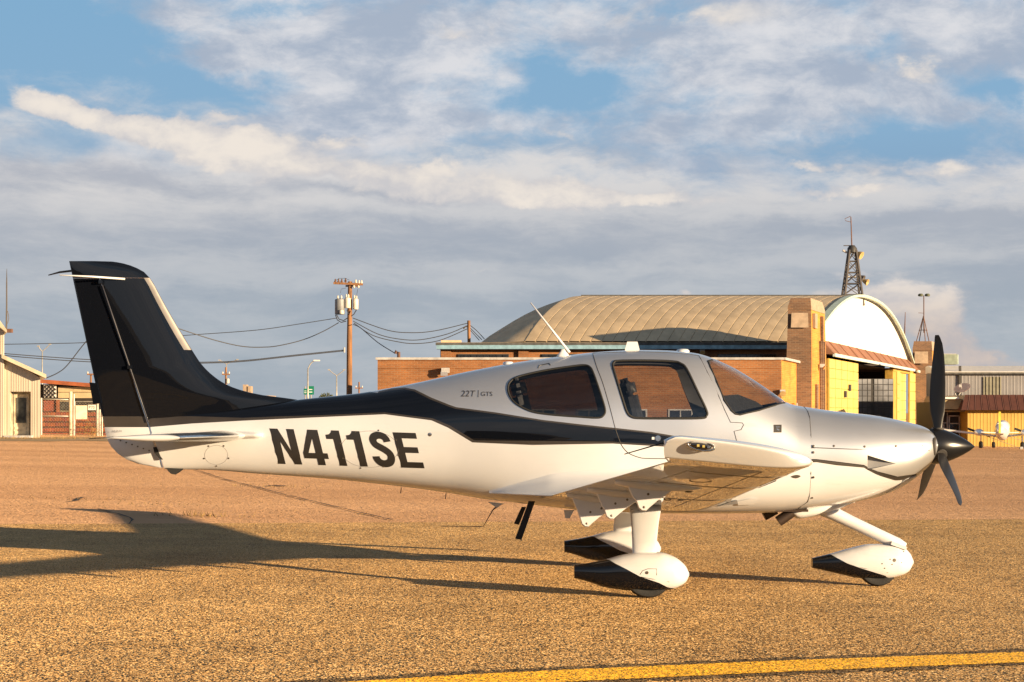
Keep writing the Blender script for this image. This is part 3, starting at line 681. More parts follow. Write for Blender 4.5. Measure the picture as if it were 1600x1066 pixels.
    # static wicks
    for s, l_ in ((5.68, 0.24),):
        p = pt(WTE(s), s, 0.09); MB().tube([p, p + Vector((-l_, 0, -0.07 if s > 5.3 else -0.02))], [0.005, 0.003], 5).build('static_wick', M['rubber'], tip if s > 5.3 else w, True)
    # flap hinge fairings
    for s, dx, dz in ((1.40, 0.21, 0.275), (2.30, 0.235, 0.245), (3.38, 0.255, 0.225)):
        te = pt(WTE(s), s); th = 0.026
        prof = [(dx - .12, 0.03), (dx - .115, -0.05), (dx - .085, -0.12), (dx - .055, -dz + 0.07), (dx - .038, -dz + 0.02), (dx - .015, -dz), (dx + .015, -dz), (dx + .04, -dz + 0.025), (dx + .10, -dz + 0.075), (dx + .19, -dz + 0.135), (dx + .24, -0.06), (dx + .23, 0.0)]
        a = [Vector((te.x + x, te.y, te.z + z)) for x, z in prof]; n_ = len(a); ce = sum(a, Vector()) / n_
        rg = [[Vector((ce.x + (p.x - ce.x) * f, p.y + o_, ce.z + (p.z - ce.z) * f)) for p in a] for f, o_ in ((0.93, -th), (1, -th * 0.6), (1, th * 0.6), (0.93, th))]
        b = MB().rings(rg).build('flap_hinge_fairing', M['white'], w, True, angle=35)
        for x, z in ((dx, -dz + 0.028), (dx + 0.03, -dz + 0.12), (dx + .12, -dz + 0.15)):
            MB().lathe((te.x + x, te.y - sgn * th * 0.9, te.z + z), (0, -sgn, 0), [(0, 0.011), (0.004, 0.009)], 8).build('hinge_bolt', M['fastener'], b, True)
        # teardrop blister over the hinge on the wing's lower skin
        bl = MB(); sec = []
        for k in np.linspace(0, 1, 9):
            x = te.x + 0.05 + 0.62 * k; r_ = 0.075 * math.sin(math.pi * min(1, k * 0.9 + 0.1)) ** 0.7 * (1 - k * 0.25)
            zz = te.z - 0.012 - 0.055 * k
            sec.append([Vector((x, te.y + r_ * math.cos(t), zz + 0.75 * r_ * math.sin(t))) for t in np.linspace(0, 2 * math.pi, 11)[:-1]])
        bl.rings(sec).build('hinge_blister', M['white'], b, True)
    # skin joints on the lower surface
    def low(s, c_, d=0.0015):
        le, te = WLE(s), WTE(s); xs_, u, l = foil(tc(s), 0.02, 60); ch = le.x - te.x
        return pt(le.lerp(te, c_), s) + Vector((0, 0, float(np.interp(c_, xs_, l)) * ch - d))
    for s_ in (2.05, 3.6, 4.75): MB().tube([low(s_, c_) for c_ in np.linspace(0.04, 0.72, 14)], 0.002, 4).build('skin_joint', M['joint'], w, True)
    MB().tube([low(s_, 0.30) for s_ in np.linspace(0.9, 5.2, 20)], 0.0016, 4).build('skin_joint', M['joint'], w, True)
    for s_, c_ in ((1.6, .5), (2.5, .55), (3.1, .5), (4.1, .52)):
        c0_ = low(s_, c_, 0.002); MB().tube([c0_ + Vector((0.075 * math.cos(t), 0.075 * math.sin(t), -0.0067 * math.sin(t) * sgn * -1)) for t in np.linspace(0, 6.2832, 21)[:-1]], 0.003, 4, closed=True).build('inspection_cover', M['joint'], w, True)
    # small things under the wing
    for s, c_ in ((1.9, 0.35), (1.9, 0.43)):
        p = pt(WLE(s).lerp(WTE(s), c_), s); p.z -= 0.062
        MB().tube([p + Vector((0.028 * math.cos(t), 0.028 * math.sin(t), -0.002 + 0.0025 * math.sin(t))) for t in np.linspace(0, 2 * math.pi, 17)[:-1]], 0.004, 5, closed=True).build('tie_down_ring', M['seam'], w, True)
    for s in (2.9, 2.97):
        p = pt(WLE(s).lerp(WTE(s), 0.42), s); p.z -= 0.06
        MB().box(p + Vector((0, 0, 0.012)), (0.05, 0.006, 0.02)).build('stall_vane', M['rubber'], w)
    for s0_, s1_ in ((3.0, 3.9), (1.2, 1.9)):
        mb = MB(); mb.tube([pt(WLE(s), s) + Vector((0.002, 0, -0.012)) for s in np.linspace(s0_, s1_, 6)], 0.010, 6); mb.build('stall_strip', M['seam'], w, True)
    # root fillet between the fuselage side and the wing's upper skin
    rg = []
    x_a, x_te, x_b = at(764, 768, D - 0.5).x, WTE(0.95).x, 1.86
    for X in np.concatenate([np.linspace(x_a, x_te, 14), np.linspace(x_te + 0.05, x_b, 22)]):
        wd = float(hull.wid(X))
        if X <= x_te:
            k = (X - x_a) / (x_te - x_a); zT = at(764, 771, D - 0.5).z * (1 - k) + (WTE(0.95).z) * k
            tz_ = float(hull.P(X, hull.th_of(X, zT))[0]); s_out = (tz_ + 0.006) * (1 - k ** 1.2) + 0.95 * k ** 1.2; zup = zT + 0.02 + 0.15 * k; zl = zT - 0.004 - 0.03 * k
        else:
            s_out = 0.95; le, te = WLE(0.95), WTE(0.95); c_ = (le.x - X) / (le.x - te.x); c_ = min(max(c_, 0), 1)
            xs_, u, l = foil(tc(0.95), 0.02, 60); zT = le.z + (te.z - le.z) * c_ + float(np.interp(c_, xs_, u)) * (le.x - te.x) - 0.003; fade = min(1, max(0, (x_b - X) / 0.5)); zup = zT + (0.170 - 0.06 * min(1, (X - x_te) / 0.6)) * fade ** 0.7 + 0.004; zl = zT - 0.05
            if X > le.x: s_out = 0.95 - (X - le.x) * 3.2; zT = le.z - 0.004
        th_ = hull.th_of(X, zup); t0, z0 = hull.P(X, th_); t0, z0 = float(t0) - 0.004, float(z0)
        s_out = max(s_out, t0 + 0.004)
        P0 = np.array((t0, z0)); P2 = np.array((s_out, zT)); P1 = np.array((t0 + 0.12 * (s_out - t0), zT + 0.04 * (z0 - zT)))
        cur = [(1-q)**2 * P0 + 2*q*(1-q) * P1 + q*q * P2 for q in np.linspace(0, 1, 12)] + [np.array((s_out, zT - 0.006)), np.array((t0 - 0.02, zl))]
        rg.append([Vector((X, D - sgn * t, z)) for t, z in cur])
    MB().rings(rg).build('wing_fillet', M['white'], PL, True, angle=50)
    return w
wing(1); wing(-1)

def tailplane(sgn):
    LE = lambda s: Vector((-2.30 - 0.165 * (s - 0.15), D - sgn * s, 1.262 + 0.002 * s)); TE = lambda s: Vector((-3.37 + 0.108 * (s - 0.15), D - sgn * s, 1.262 + 0.002 * s))
    w = MB().rings([section(LE(s), TE(s), 0.095, 0, 0.60, 0, n=18) for s in np.linspace(0.03, 1.80, 9)]).build('tailplane', M['white'], PL, True, angle=35)
    MB().rings([section(LE(s), TE(s), 0.095, 0.61, 1, 0, n=10) for s in np.linspace(0.14, 1.80, 9)]).build('elevator', M['white'], w, True, angle=40)
    rg = [section(LE(s), TE(s), 0.095 * f, 0, 1, 0, n=18) for s, f in ((1.805, 1), (1.9, 1), (1.93, 0.9), (1.945, 0.6), (1.95, 0.2))]
    e = MB().rings(rg).build('balance_horn', M['white'], w, True, angle=60)
    rg = [section(LE(s), TE(s), 0.095, 0, 0.15, 0, n=10, out=0.003) for s in np.linspace(0.4, 1.92, 4)]
    MB().rings(rg).build('leading_edge_strip', M['chrome'], w, True, angle=50)
    # rounded root fairing
    rg = []
    for k in np.linspace(0, 1, 12):
        X = -2.16 - 0.9 * k; r_ = 0.05 * math.sin(math.pi * min(1, 0.08 + k * 0.8)) ** 0.5 * (1 - 0.6 * k); wd = float(hull.wid(X)) * 0.93
        rg.append([Vector((X, D - sgn * (wd + 0.075 * (1 - k) * math.cos(t) ** 2 * (1 if math.cos(t) > 0 else 0)), 1.266 + r_ * math.sin(t))) for t in np.linspace(0, 2 * math.pi, 13)[:-1]])
    MB().rings(rg).build('root_fairing', M['white'], w, True)
    for s in (1.2, 1.6):
        p = TE(s); MB().tube([p, p + Vector((-0.16, 0, -0.01))], [0.004, 0.003], 5).build('static_wick', M['rubber'], w, True)
tailplane(1); tailplane(-1)

# --- fin and rudder
fLE = Pchip([-408, -408.6, -410, -414, -419, -425, -435, -470, -510, -547, -570, -588, -602, -611, -617, -621, -624, -640, -660][::-1], [112, 172, 184, 201, 214, 225, 234.5, 254, 277, 300, 315.5, 334, 356, 381, 408, 437, 466, 500, 520][::-1])
lerp_line = lambda y, a, b: a[0] + (b[0] - a[0]) * (y - a[1]) / (b[1] - a[1])
fH = lambda y: lerp_line(y, (147, 408), (236, 672)); fTE = lambda y: lerp_line(y, (108, 408), (163.5, 668))
tk = lambda y: 0.11 * math.sqrt(min(1, max(0.004, (y - 407.7) / 14.0)))
def fsec(y, c0, c1, out=0.0, n=22):
    le = max(float(fLE(-y)), fH(y) + 2); te = fTE(y); LEp, TEp = at(le, y, D), at(te, y, D)
    ch = (le - te) * D / F; tc_ = tk(y) * (0.62 + 0.28 * (y - 408) / 240) * min(1.0, 1.0 / max(ch, 0.1)) ** 0.8
    return section(LEp, TEp, tc_, c0, c1, 0, n=n, out=out, vertical=True)
hc = lambda y: (max(float(fLE(-y)), fH(y) + 2) - fH(y)) / (max(float(fLE(-y)), fH(y) + 2) - fTE(y))
ylev = [408.05, 408.8, 410, 412, 415, 419, 425, 434.5]
fin_lv = [434.9] + list(np.linspace(445, 545, 9)) + list(np.linspace(555, 626, 18)) + [634, 645, 658]
MB().rings([fsec(y, 0, max(0.05, hc(y) - 0.003), n=40) for y in fin_lv]).build('fin', M['black'], PL, True, angle=35)
MB().rings([fsec(y, 0, 1, n=30) for y in ylev]).build('fin_tip', M['black'], PL, True, angle=60)
ry = [434.9, 470, 510, 550, 590, 630, 650.8]
rud = MB()
rud.rings([fsec(y, hc(y) + 0.004, 1, n=12) for y in ry], mi=0)
rud.rings([fsec(y, hc(y) + 0.004, 1, n=12) for y in (650.8, 659, 667.6)], mi=1)
lowTE = Pchip([667.6, 680, 692, 706, 717, 724.5, 731], [163.4, 165.5, 170, 181, 196, 214, 250]); lowH = lambda y: lerp_line(y, (236, 672), (257, 733)) - 1.5
def rsec(y):
    a, b = lowH(y), float(lowTE(y)); th = 0.055 * min(1, (733 - y) / 30 + 0.15); A_, B_ = at(a, y, D), at(b, y, D); q = np.linspace(0, 1, 9)
    pr = th * np.sqrt(np.clip(1 - q ** 1.5, 0, 1)); pts = [A_.lerp(B_, x) for x in q]
    return [p + Vector((0, -w_ - 0.001, 0)) for p, w_ in zip(pts, pr)] + [p + Vector((0, w_ + 0.001, 0)) for p, w_ in list(zip(pts, pr))[::-1]]
rud.rings([rsec(y) for y in (667.6, 676, 686, 698, 709, 718, 725, 730.6)], mi=2)
rudder = rud.build('rudder', [M['black'], M['bronze'], M['white']], PL, True, angle=40)
flat_text('small_lettering', 'NO PUSH', at(175, 675.4, D - 0.062), (15 * D / F, 0, 0), (0, 0, 3.2 * D / F), M['greytext'], rudder)
mb = MB(); mb.prism([at(x, y, D + 0.02) for x, y in ((141,597.5),(153,599),(160,630),(147,632))], (0, -0.04, 0)); mb.build('trim_tab', M['black'], rudder)
for y in (441, 574): MB().box(at(fH(y), y, D - 0.02), (0.03, 0.085, 0.03)).build('rudder_hinge', M['black'], PL)
MB().tube([at(fH(y), y, D - 0.043 + 0.0001 * y * 0) for y in (446, 500, 560, 620, 660)], 0.006, 6).build('hinge_gap', M['greytext'], PL, True)
MB().rings([fsec(y, 0, 0.072, out=0.003, n=10) for y in np.linspace(434.5, 547, 10)]).build('leading_edge_strip', M['bareskin'], PL, True, angle=50)
for k, (a, b, c_, d_) in enumerate((((195,436),(145,432.5),(93,429.8),-0.30), ((112,423.3),(93,425.5),(76,430),0.30))):
    s_ = 1 if k == 0 else -1
    MB().tube([at(a[0], a[1], D - s_ * 0.03), at(b[0], b[1], D - s_ * 0.15), at(c_[0], c_[1], D - s_ * 0.30)], [0.010, 0.009, 0.005], 8).build('whisker_antenna', M['white'] if k == 0 else M['seam'], PL, True)
mb = MB(); mb.prism([at(x, y, D + 0.025) for x, y in ((261,731),(264,736),(269,740.5),(275,741.5),(281,738),(289,731.5))], (0, -0.05, 0)); o = mb.build('tail_skid', M['rubber'], PL)
for k in range(7): 
    p = at(179 + 9 * k, 685.5 + 3.1 * k, D - 0.055); MB().lathe(p, (0, -1, 0), [(-0.01, 0.007), (0.004, 0.006)], 8).build('rivet', M['fastener'], rudder)
mb = MB(); mb.prism([at(x, y, D - 0.02) for x, y in ((241,699),(246,698),(252,713),(256,718),(252,718),(243,708))], (0, -0.055, 0)); mb.build('hinge_cutout', M['rubber'], PL)

# --- antennas and small parts on the roof
def hp(px): return Vector((hull.cx(px), D, float(hull.top(hull.cx(px)))))
MB().rings([[hp(880) + Vector((0.05 * f * math.cos(t) - 0.0, 0.02 * f * math.sin(t), z)) for t in np.linspace(0, 2*math.pi, 13)[:-1]] for f, z in ((1.3, -0.02), (1, 0.01), (0.5, 0.04), (0.3, 0.06))]).build('antenna_base', M['white'], PL, True)
MB().tube([at(890, 551, D), at(829, 473, D)], [0.012, 0.006], 8).build('whip_antenna', M['white'], PL, True)
mb = MB(); mb.rings([[at(x, y, D - l_) for x, y in ((976,549),(980,534),(996,534),(1000,549))] for l_ in (-0.03, -0.02, 0.02, 0.03)]); mb.build('blade_antenna', M['white'], PL)
for px_, w_, h_ in ((1067, 0.055, 0.022), (794, 0.045, 0.018)):
    c = hp(px_); MB().rings([[c + Vector((w_ * f * math.cos(t), 0.05 * f * math.sin(t), z)) for t in np.linspace(0, 2*math.pi, 15)[:-1]] for f, z in ((1.1, -0.02), (1.05, h_ * .4), (0.8, h_), (0.3, h_ * 1.15))]).build('dome_antenna', M['white'], PL, True)

# --- propeller
hubc = at(1466, 697, D)
PR = [(0, 0.150), (0.0, 0.160), (0.05, 0.157), (0.10, 0.147), (0.16, 0.128), (0.22, 0.102), (0.28, 0.071), (0.33, 0.040), (0.36, 0.017), (0.375, 0.004)]
sp = MB().lathe(at(1456, 697, D), (1, 0, -0.015), PR, 40).build('spinner', M['spinner'], PL, True, angle=60)
MB().lathe(at(1452, 697, D), (1, 0, 0), [(0, 0.14), (0.022, 0.155), (0.022, 0.1)], 32).build('spinner_backplate', M['seam'], sp, True, angle=40)
def blade(phi):
    Rm = Matrix.Rotation(phi, 3, 'X')          # blade axis from +z
    rg = []
    for r_, ch, tw, th, sw in ((0.06, 0.07, 66, 0.06, 0), (0.13, 0.070, 66, 0.055, 0), (0.20, 0.088, 64, 0.038, -0.002), (0.30, 0.128, 60, 0.026, -0.006), (0.42, 0.146, 57, 0.020, -0.006), (0.55, 0.143, 54, 0.016, -0.002), (0.68, 0.130, 51, 0.013, 0.003), (0.80, 0.108, 50, 0.010, 0.006), (0.90, 0.080, 49, 0.008, 0.004), (0.955, 0.054, 48, 0.006, -0.004), (0.975, 0.036, 48, 0.004, -0.008)):
        a = -rad(tw); sec = []
        for t in np.linspace(0, 2*math.pi, 15)[:-1]:
            u = ch / 2 * math.cos(t); v = th / 2 * math.sin(t) * (1 - 0.3 * math.cos(t))
            sec.append(hubc + Rm @ Vector((u * math.sin(a) + v * math.cos(a) + sw, u * math.cos(a) - v * math.sin(a), r_)))
        rg.append(sec)
    o = MB().rings(rg).build('propeller_blade', M['prop'], PL, True, angle=60)
    MB().lathe(hubc + Rm @ Vector((0, 0, 0.125)), Rm @ Vector((0, 0, 1)), [(0, 0.052), (0.035, 0.05), (0.035, 0.042)], 18).build('blade_cuff', M['seam'], o, True, angle=40)
for k in range(3): blade(rad(-1 + 120 * k))

# --- belly: exhaust stacks, nose gear fairing, steps, wire antenna
for lat, a, b in ((0.16, (1238, 800), (1216, 815)), (-0.16, (1212, 796), (1193, 806))):
    A_, B_ = at(*a, D - lat), at(*b, D - lat); MB().tube([A_, A_.lerp(B_, 0.5), B_, B_.lerp(A_, 0.03), A_.lerp(B_, 0.3)], [0.045, 0.047, 0.047, 0.04, 0.038], 14).build('exhaust_pipe', M['exhaust'], PL, True, angle=50)
nf = Body(0, [(1229,795),(1250,789),(1330,779),(1336,784)], [(1229,796.5),(1236,806),(1246,810.5),(1262,808.5),(1288,802.5),(1310,795.5),(1330,787),(1336,785)], [(1229,0.10),(1240,0.14),(1262,0.14),(1300,0.11),(1330,0.05),(1336,0.01)], 0.5, 2.2, 2.6)
def simple_body(bd, name, m, parent, x0, x1, nx, nth=24):
    rg = []
    for X in np.linspace(bd.cx(x0), bd.cx(x1), nx):
        a = np.linspace(-math.pi/2, math.pi/2, nth // 2 + 1); q = np.array([(X, t * KT) for t in a])
        rg.append([Vector(p) for p in bd.pos(q, 1)] + [Vector(p) for p in bd.pos(q[1:-1][::-1], -1)])
    return MB().rings(rg).build(name, m, parent, True, angle=60)
simple_body(nf, 'nose_gear_fairing', M['white'], PL, 1229, 1336, 24)
MB().box(at(1219, 796, D), (0.42, 0.5, 0.02)).build('cowl_flap', M['exhaust'], PL)
for lat, q in ((0.42, ((836,783),(826,783),(805,841.5),(815,843.5))), (-0.42, ((822,792),(815,792),(803,818),(811,820)))):
    mb = MB(); mb.prism([at(x, y, D - lat) for x, y in q], (0, -0.035, 0)); mb.build('boarding_step', M['rubber'], PL)
MB().tube([at(781, 788, D), at(770, 797, D), at(755, 823, D), at(690, 822, D)], [0.012, 0.006, 0.0035, 0.003], 6).build('wire_antenna', M['seam'], PL, True)
mb = MB(); mb.prism([at(x, y, D) for x, y in ((762,784),(775,793),(788,787))], (0, -0.012, 0)); mb.build('antenna_bracket', M['white'], PL)
for px_, py_ in ((627, 762), (697, 771)): MB().tube([at(px_, py_, D), at(px_ - 1, py_ + 9, D)], 0.004, 5).build('drain_tube', M['seam'], PL)
mb = MB(); mb.prism([at(x, y, D - 0.25) for x, y in ((881,797),(897,797),(890,810),(883,810))], (0, -0.02, 0)); mb.build('drain_mast', M['white'], PL)
hull.decal('heater_outlet', [[(1152,782),(1176,777),(1184,779),(1177,787),(1153,788)]], M['white'], PL, 0.012)
mb = MB(); q = [Vector(p) for p in hull.pos(np.array(U_([(1121,791),(1151,781),(1153,787)])), 1, 0.002)]; mb.prism(q, (0, -0.02, 0)); mb.build('outlet_ramp', M['panelgrey'], PL)

# --- landing gear
def pant(body, px0, px1, nx, dark_px, name, parent, sides=(1, -1)):
    xs_ = np.concatenate([np.linspace(body.cx(px0), body.cx(px1 - 14), nx), np.linspace(body.cx(px1 - 14), body.cx(px1), 10)[1:]])
    dk = body.uvs(dark_px); dk = dk + [(body.cx(px1) + 0.0, -math.pi/2 * KT), (body.cx(px0) - 0.2, -math.pi/2 * KT), (body.cx(px0) - 0.2, dk[0][1])]
    uv_, tr_, ce_ = body.cut(xs_, 30, [], [dk[:len(dark_px)]])
    mi_ = np.where(inpoly(ce_, dk), 1, 0)
    return body.piece(name, uv_, tr_, mi_, [M['white'], M['black']], parent, sides)
def ends(body, px_, parent, m):
    a = np.linspace(-math.pi/2, math.pi/2, 13); q = np.array([(body.cx(px_), t * KT) for t in a])
    MB().rings([[Vector(p) for p in body.pos(q, 1)] + [Vector(p) for p in body.pos(q[1:-1][::-1], -1)]] * 1, cap=True).build('fairing_end', m, parent)
def wheel(c, r, w, parent):
    mb = MB(); mb.lathe(c, (0, 1, 0), [(-w*.3, r*.5), (-w*.48, r*.75), (-w*.45, r*.92), (-w*.25, r), (w*.25, r), (w*.45, r*.92), (w*.48, r*.75), (w*.3, r*.5)], 36)
    for v in mb.v:
        if v.z > c.z: v.z = c.z + (v.z - c.z) * 0.72       # flattened where the fairing hides it
    t = mb.build('wheel', M['rubber'], parent, True, angle=50)
    MB().lathe(c, (0, 1, 0), [(-w*.36, 0.02), (-w*.40, r*.5), (w*.40, r*.5), (w*.36, 0.02)], 20).build('rim', M['chrome'], t, True, angle=50)
ST = 1.5
mp = dict(top=[(897,883),(920,879.5),(947,874),(973,867),(1000,863),(1030,862.8),(1050,868),(1064,877),(1072,885.5),(1076.5,895)], bot=[(897,903.5),(917,908.5),(945,917.5),(982,922.5),(1020,924),(1044,922),(1060,917),(1072,909),(1076.5,900)], wid=[(897,0.055),(930,0.09),(980,0.135),(1020,0.15),(1050,0.13),(1068,0.085),(1074,0.05),(1077,0.012)])
for sgn in (1, -1):
    b = Body(ST, mp['top'], mp['bot'], mp['wid'], 0.5, 2.2, 2.4)
    b.s0 = ST * sgn
    o = None
    bb = Body(ST, mp['top'], mp['bot'], mp['wid'], 0.5, 2.2, 2.4)
    xs_ = np.concatenate([np.linspace(bb.cx(897), bb.cx(1062), 40), np.linspace(bb.cx(1062), bb.cx(1076.6), 10)[1:]])
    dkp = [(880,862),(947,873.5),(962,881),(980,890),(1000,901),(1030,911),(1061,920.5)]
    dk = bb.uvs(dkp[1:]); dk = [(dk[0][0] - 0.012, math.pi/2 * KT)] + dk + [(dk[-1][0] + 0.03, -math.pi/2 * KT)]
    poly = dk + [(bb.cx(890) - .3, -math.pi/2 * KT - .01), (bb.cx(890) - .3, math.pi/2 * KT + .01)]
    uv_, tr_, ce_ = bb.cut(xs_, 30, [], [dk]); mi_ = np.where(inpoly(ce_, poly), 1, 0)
    pantb = Body(ST, mp['top'], mp['bot'], mp['wid'], 0.5, 2.2, 2.4); pantb.s0 = ST * sgn
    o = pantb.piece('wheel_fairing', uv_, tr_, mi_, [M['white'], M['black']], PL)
    a = np.linspace(-math.pi/2, math.pi/2, 13); q = np.array([(bb.cx(897), t * KT) for t in a])
    mb = MB(); mb.poly([Vector(p) for p in pantb.pos(q, 1)] + [Vector(p) for p in pantb.pos(q[1:-1][::-1], -1)]); mb.build('fairing_end', M['black'], o)
    cx_, gzv = bb.cx(1012), gz(bb.cx(1012)); wheel(Vector((cx_, D - ST * sgn, gzv + 0.195)), 0.195, 0.17, o)
    # inspection door outline and bolts on the outer face
    if sgn > 0:
        for ln in ([(1000,898),(1004,892),(1012,889),(1026,889),(1026,899)], [(1001,901.5),(1020,905),(1046,909.5)]):
            pantb.ribbon('fairing_seam', bb.uvs(ln), 0.0025, M['seam'], o, 1, n=4)
        for p in ((1011,895),): 
            c = pantb.pos(np.array([bb.uv(*p)]), 1)[0]; MB().lathe(c, (0, -1, 0), [(-0.003, 0.014), (0.003, 0.012)], 12).build('valve_port', M['fastener'], o)
    # leg
    rg = []
    for z_k, xc, s_, ch, th in ((0.0, 1.13, 0.80, 0.46, 0.16), (0.06, 1.125, 0.86, 0.36, 0.12), (0.13, 1.115, 0.92, 0.29, 0.095), (0.22, 1.105, 1.0, 0.265, 0.085), (0.5, 1.085, 1.22, 0.225, 0.075), (0.8, 1.068, 1.42, 0.200, 0.07), (0.93, 1.065, 1.48, 0.20, 0.075), (1.16, 1.065, 1.5, 0.19, 0.07)):
        z = 0.79 + (0.335 - 0.79) * z_k
        rg.append([Vector((xc + ch / 2 * math.cos(t), D - sgn * (s_ + th / 2 * math.sin(t)), z)) for t in np.linspace(0, 2*math.pi, 25)[:-1]])
    leg = MB().rings(rg).build('main_gear_leg', M['white'], PL, True, angle=60)
    for x_, z_ in ((0.99, 0.71), (1.2, 0.71)): MB().lathe((x_, D - sgn * 1.06, z_ - 0.05), (0, -sgn, 0.3), [(0, 0.008), (0.006, 0.007)], 8).build('leg_bolt', M['fastener'], leg)
nb_ = Body(0, [(1268.5,872),(1297,865.3),(1330,856),(1360,850.2),(1390,850),(1411,855),(1422,865),(1427,876)], [(1268.5,887.5),(1290,892),(1312,897),(1345,903.5),(1380,904.5),(1405,900),(1419,893.5),(1427,881)], [(1268.5,0.05),(1300,0.085),(1340,0.125),(1375,0.135),(1400,0.12),(1417,0.08),(1424,0.045),(1427.3,0.01)], 0.5, 2.2, 2.4)
xs_ = np.concatenate([np.linspace(nb_.cx(1268.5), nb_.cx(1412), 36), np.linspace(nb_.cx(1412), nb_.cx(1427.2), 10)[1:]])
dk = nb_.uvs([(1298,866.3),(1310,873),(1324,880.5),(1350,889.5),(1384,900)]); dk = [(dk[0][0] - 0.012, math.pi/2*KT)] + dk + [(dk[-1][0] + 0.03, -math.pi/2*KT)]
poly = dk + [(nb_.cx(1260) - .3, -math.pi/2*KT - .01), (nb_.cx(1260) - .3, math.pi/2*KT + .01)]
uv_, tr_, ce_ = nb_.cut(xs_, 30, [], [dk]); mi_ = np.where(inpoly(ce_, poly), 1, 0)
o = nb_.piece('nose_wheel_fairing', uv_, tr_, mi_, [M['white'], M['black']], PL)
q = np.array([(nb_.cx(1268.5), t * KT) for t in a]); mb = MB(); mb.poly([Vector(p) for p in nb_.pos(q, 1)] + [Vector(p) for p in nb_.pos(q[1:-1][::-1], -1)]); mb.build('fairing_end', M['black'], o)
wheel(Vector((nb_.cx(1371), D, gz(nb_.cx(1371)) + 0.172)), 0.172, 0.12, o)
for ln in ([(1326,882),(1350,888),(1388,895)], [(1408,858),(1409,875),(1403,898)]): nb_.ribbon('fairing_seam', nb_.uvs(ln), 0.0025, M['seam'], o, 1, n=4)
for p, r_ in (((1397.5,875.5),.017),((1391,874),.006),((1394,882),.006),((1378.5,881),.006),((1382.5,888),.006),((1412,862),.006),((1409,879),.006)):
    c = nb_.pos(np.array([nb_.uv(*p)]), 1)[0]; n_ = nb_.normal(np.array([nb_.uv(*p)]), 1)[0]; MB().lathe(c, n_, [(-0.003, r_), (0.003, r_ * .85)], 12).build('fairing_bolt', M['fastener'], o)
MB().tube([at(1278,789, D), at(1296,799.5, D), at(1330,816, D), at(1375,837, D), at(1402,850, D), at(1412,856, D)], [0.085, 0.062, 0.056, 0.053, 0.055, 0.05], 20).build('nose_gear_strut', M['white'], PL, True)
MB().box(at(1402, 852, D), (0.14, 0.16, 0.03), 0, Matrix.Rotation(rad(20), 3, 'Y')).build('strut_yoke', M['white'], PL)
# ------------------------------------------------------------------ ground
def chip_mat(name='tan chip seal', dark=1.0):
    m, g, p = new_mat(name); co = g.map(g.co(), (1, 0.55, 1)); x, y, z = g.xyz(co)
    v1 = g.vor(co, 100, 'F1', 'Color'); r = g.xyz(v1)[0]; d1 = g.vor(co, 100)
    stones = g.ramp(r, [(0.0, (0.32, 0.175, 0.065)), (0.2, (0.56, 0.34, 0.137)), (0.50, (0.77, 0.495, 0.208)), (0.80, (0.87, 0.595, 0.27)), (1.0, (0.96, 0.73, 0.40))])
    c = g.mix(g.ss(d1, 0.50, 0.78), stones, (0.30, 0.16, 0.055))
    big = g.noise(co, 0.35, 6, 0.6); mid = g.noise(g.map(co, (0.5, 1, 1)), 2.2, 6, 0.65)
    c = g.mix(1.0, c, g.mix(g.ss(g.add(g.mul(big, 0.5), g.mul(mid, 0.5)), 0.36, 0.64), (0.80, 0.78, 0.77), (1.15, 1.14, 1.12)), 'MULTIPLY')
    if dark < 1: c = g.mix(1.0, c, (dark, dark * 1.05, dark * 1.25), 'MULTIPLY')
    g.l.new(c, p.inputs['Base Color']); p.inputs['Roughness'].default_value = 0.8; p.inputs['Diffuse Roughness'].default_value = 1.0; p.inputs['Specular IOR Level'].default_value = 0.1
    facets(g, p, g.vor(g.map(co, (1, 1, 1), (3, 1, 2)), 130, 'F1', 'Color'), 2.7); return m
def apron_mat():
    m, g, p = new_mat('worn brown asphalt'); co = g.co()
    n1 = g.noise(g.map(co, (0.12, 0.5, 1)), 0.5, 7, 0.6); n2 = g.noise(co, 6, 6, 0.65); n3 = g.noise(g.map(co, (0.03, 0.9, 1)), 0.35, 4, 0.5)
    t = g.add(g.mul(n1, 0.45), g.add(g.mul(n2, 0.2), g.mul(n3, 0.35)))
    c = g.mix(g.ss(t, 0.36, 0.64), (0.57, 0.328, 0.172), (0.73, 0.445, 0.242))
    g.l.new(g.mix(g.ss(g.noise(g.map(co, (0.25, 1, 1)), 2.0, 5, 0.6), 0.62, 0.75), c, (0.82, 0.51, 0.27)), p.inputs['Base Color']); p.inputs['Roughness'].default_value = 0.85; p.inputs['Diffuse Roughness'].default_value = 1.0; p.inputs['Specular IOR Level'].default_value = 0.1
    facets(g, p, g.vor(co, 90, 'F1', 'Color'), 2.4); return m
def paint_line_mat():
    m, g, p = new_mat('worn yellow line paint'); co = g.co()
    w = g.noise(co, 9, 8, 0.72); sp = g.vor(co, 46, 'F1', 'Color'); r = g.xyz(sp)[0]
    c = g.mix(g.ss(r, 0.0, 1.0), (0.94, 0.49, 0.014), (0.97, 0.54, 0.025))
    c = g.mix(g.ss(g.add(w, g.mul(r, 0.16)), 0.73, 0.83), c, (0.2, 0.11, 0.03))
    g.l.new(c, p.inputs['Base Color']); p.inputs['Roughness'].default_value = 0.7
    facets(g, p, g.vor(g.map(co, (1, 1, 1), (3, 1, 2)), 120, 'F1', 'Color'), 2.0); p.inputs['Diffuse Roughness'].default_value = 1.0; return m
M['chip'] = chip_mat(); M['apron'] = apron_mat(); M['line'] = paint_line_mat()
M['tar'] = chip_mat('dark worn edge of the line', 0.34)
M['crack'] = mat('crack', (0.030, 0.020, 0.014), 0.95)
mb = MB(); yy = [-80, 20, 60, 140, 400, 9000]; xx = [-9000, -60, 60, 9000]
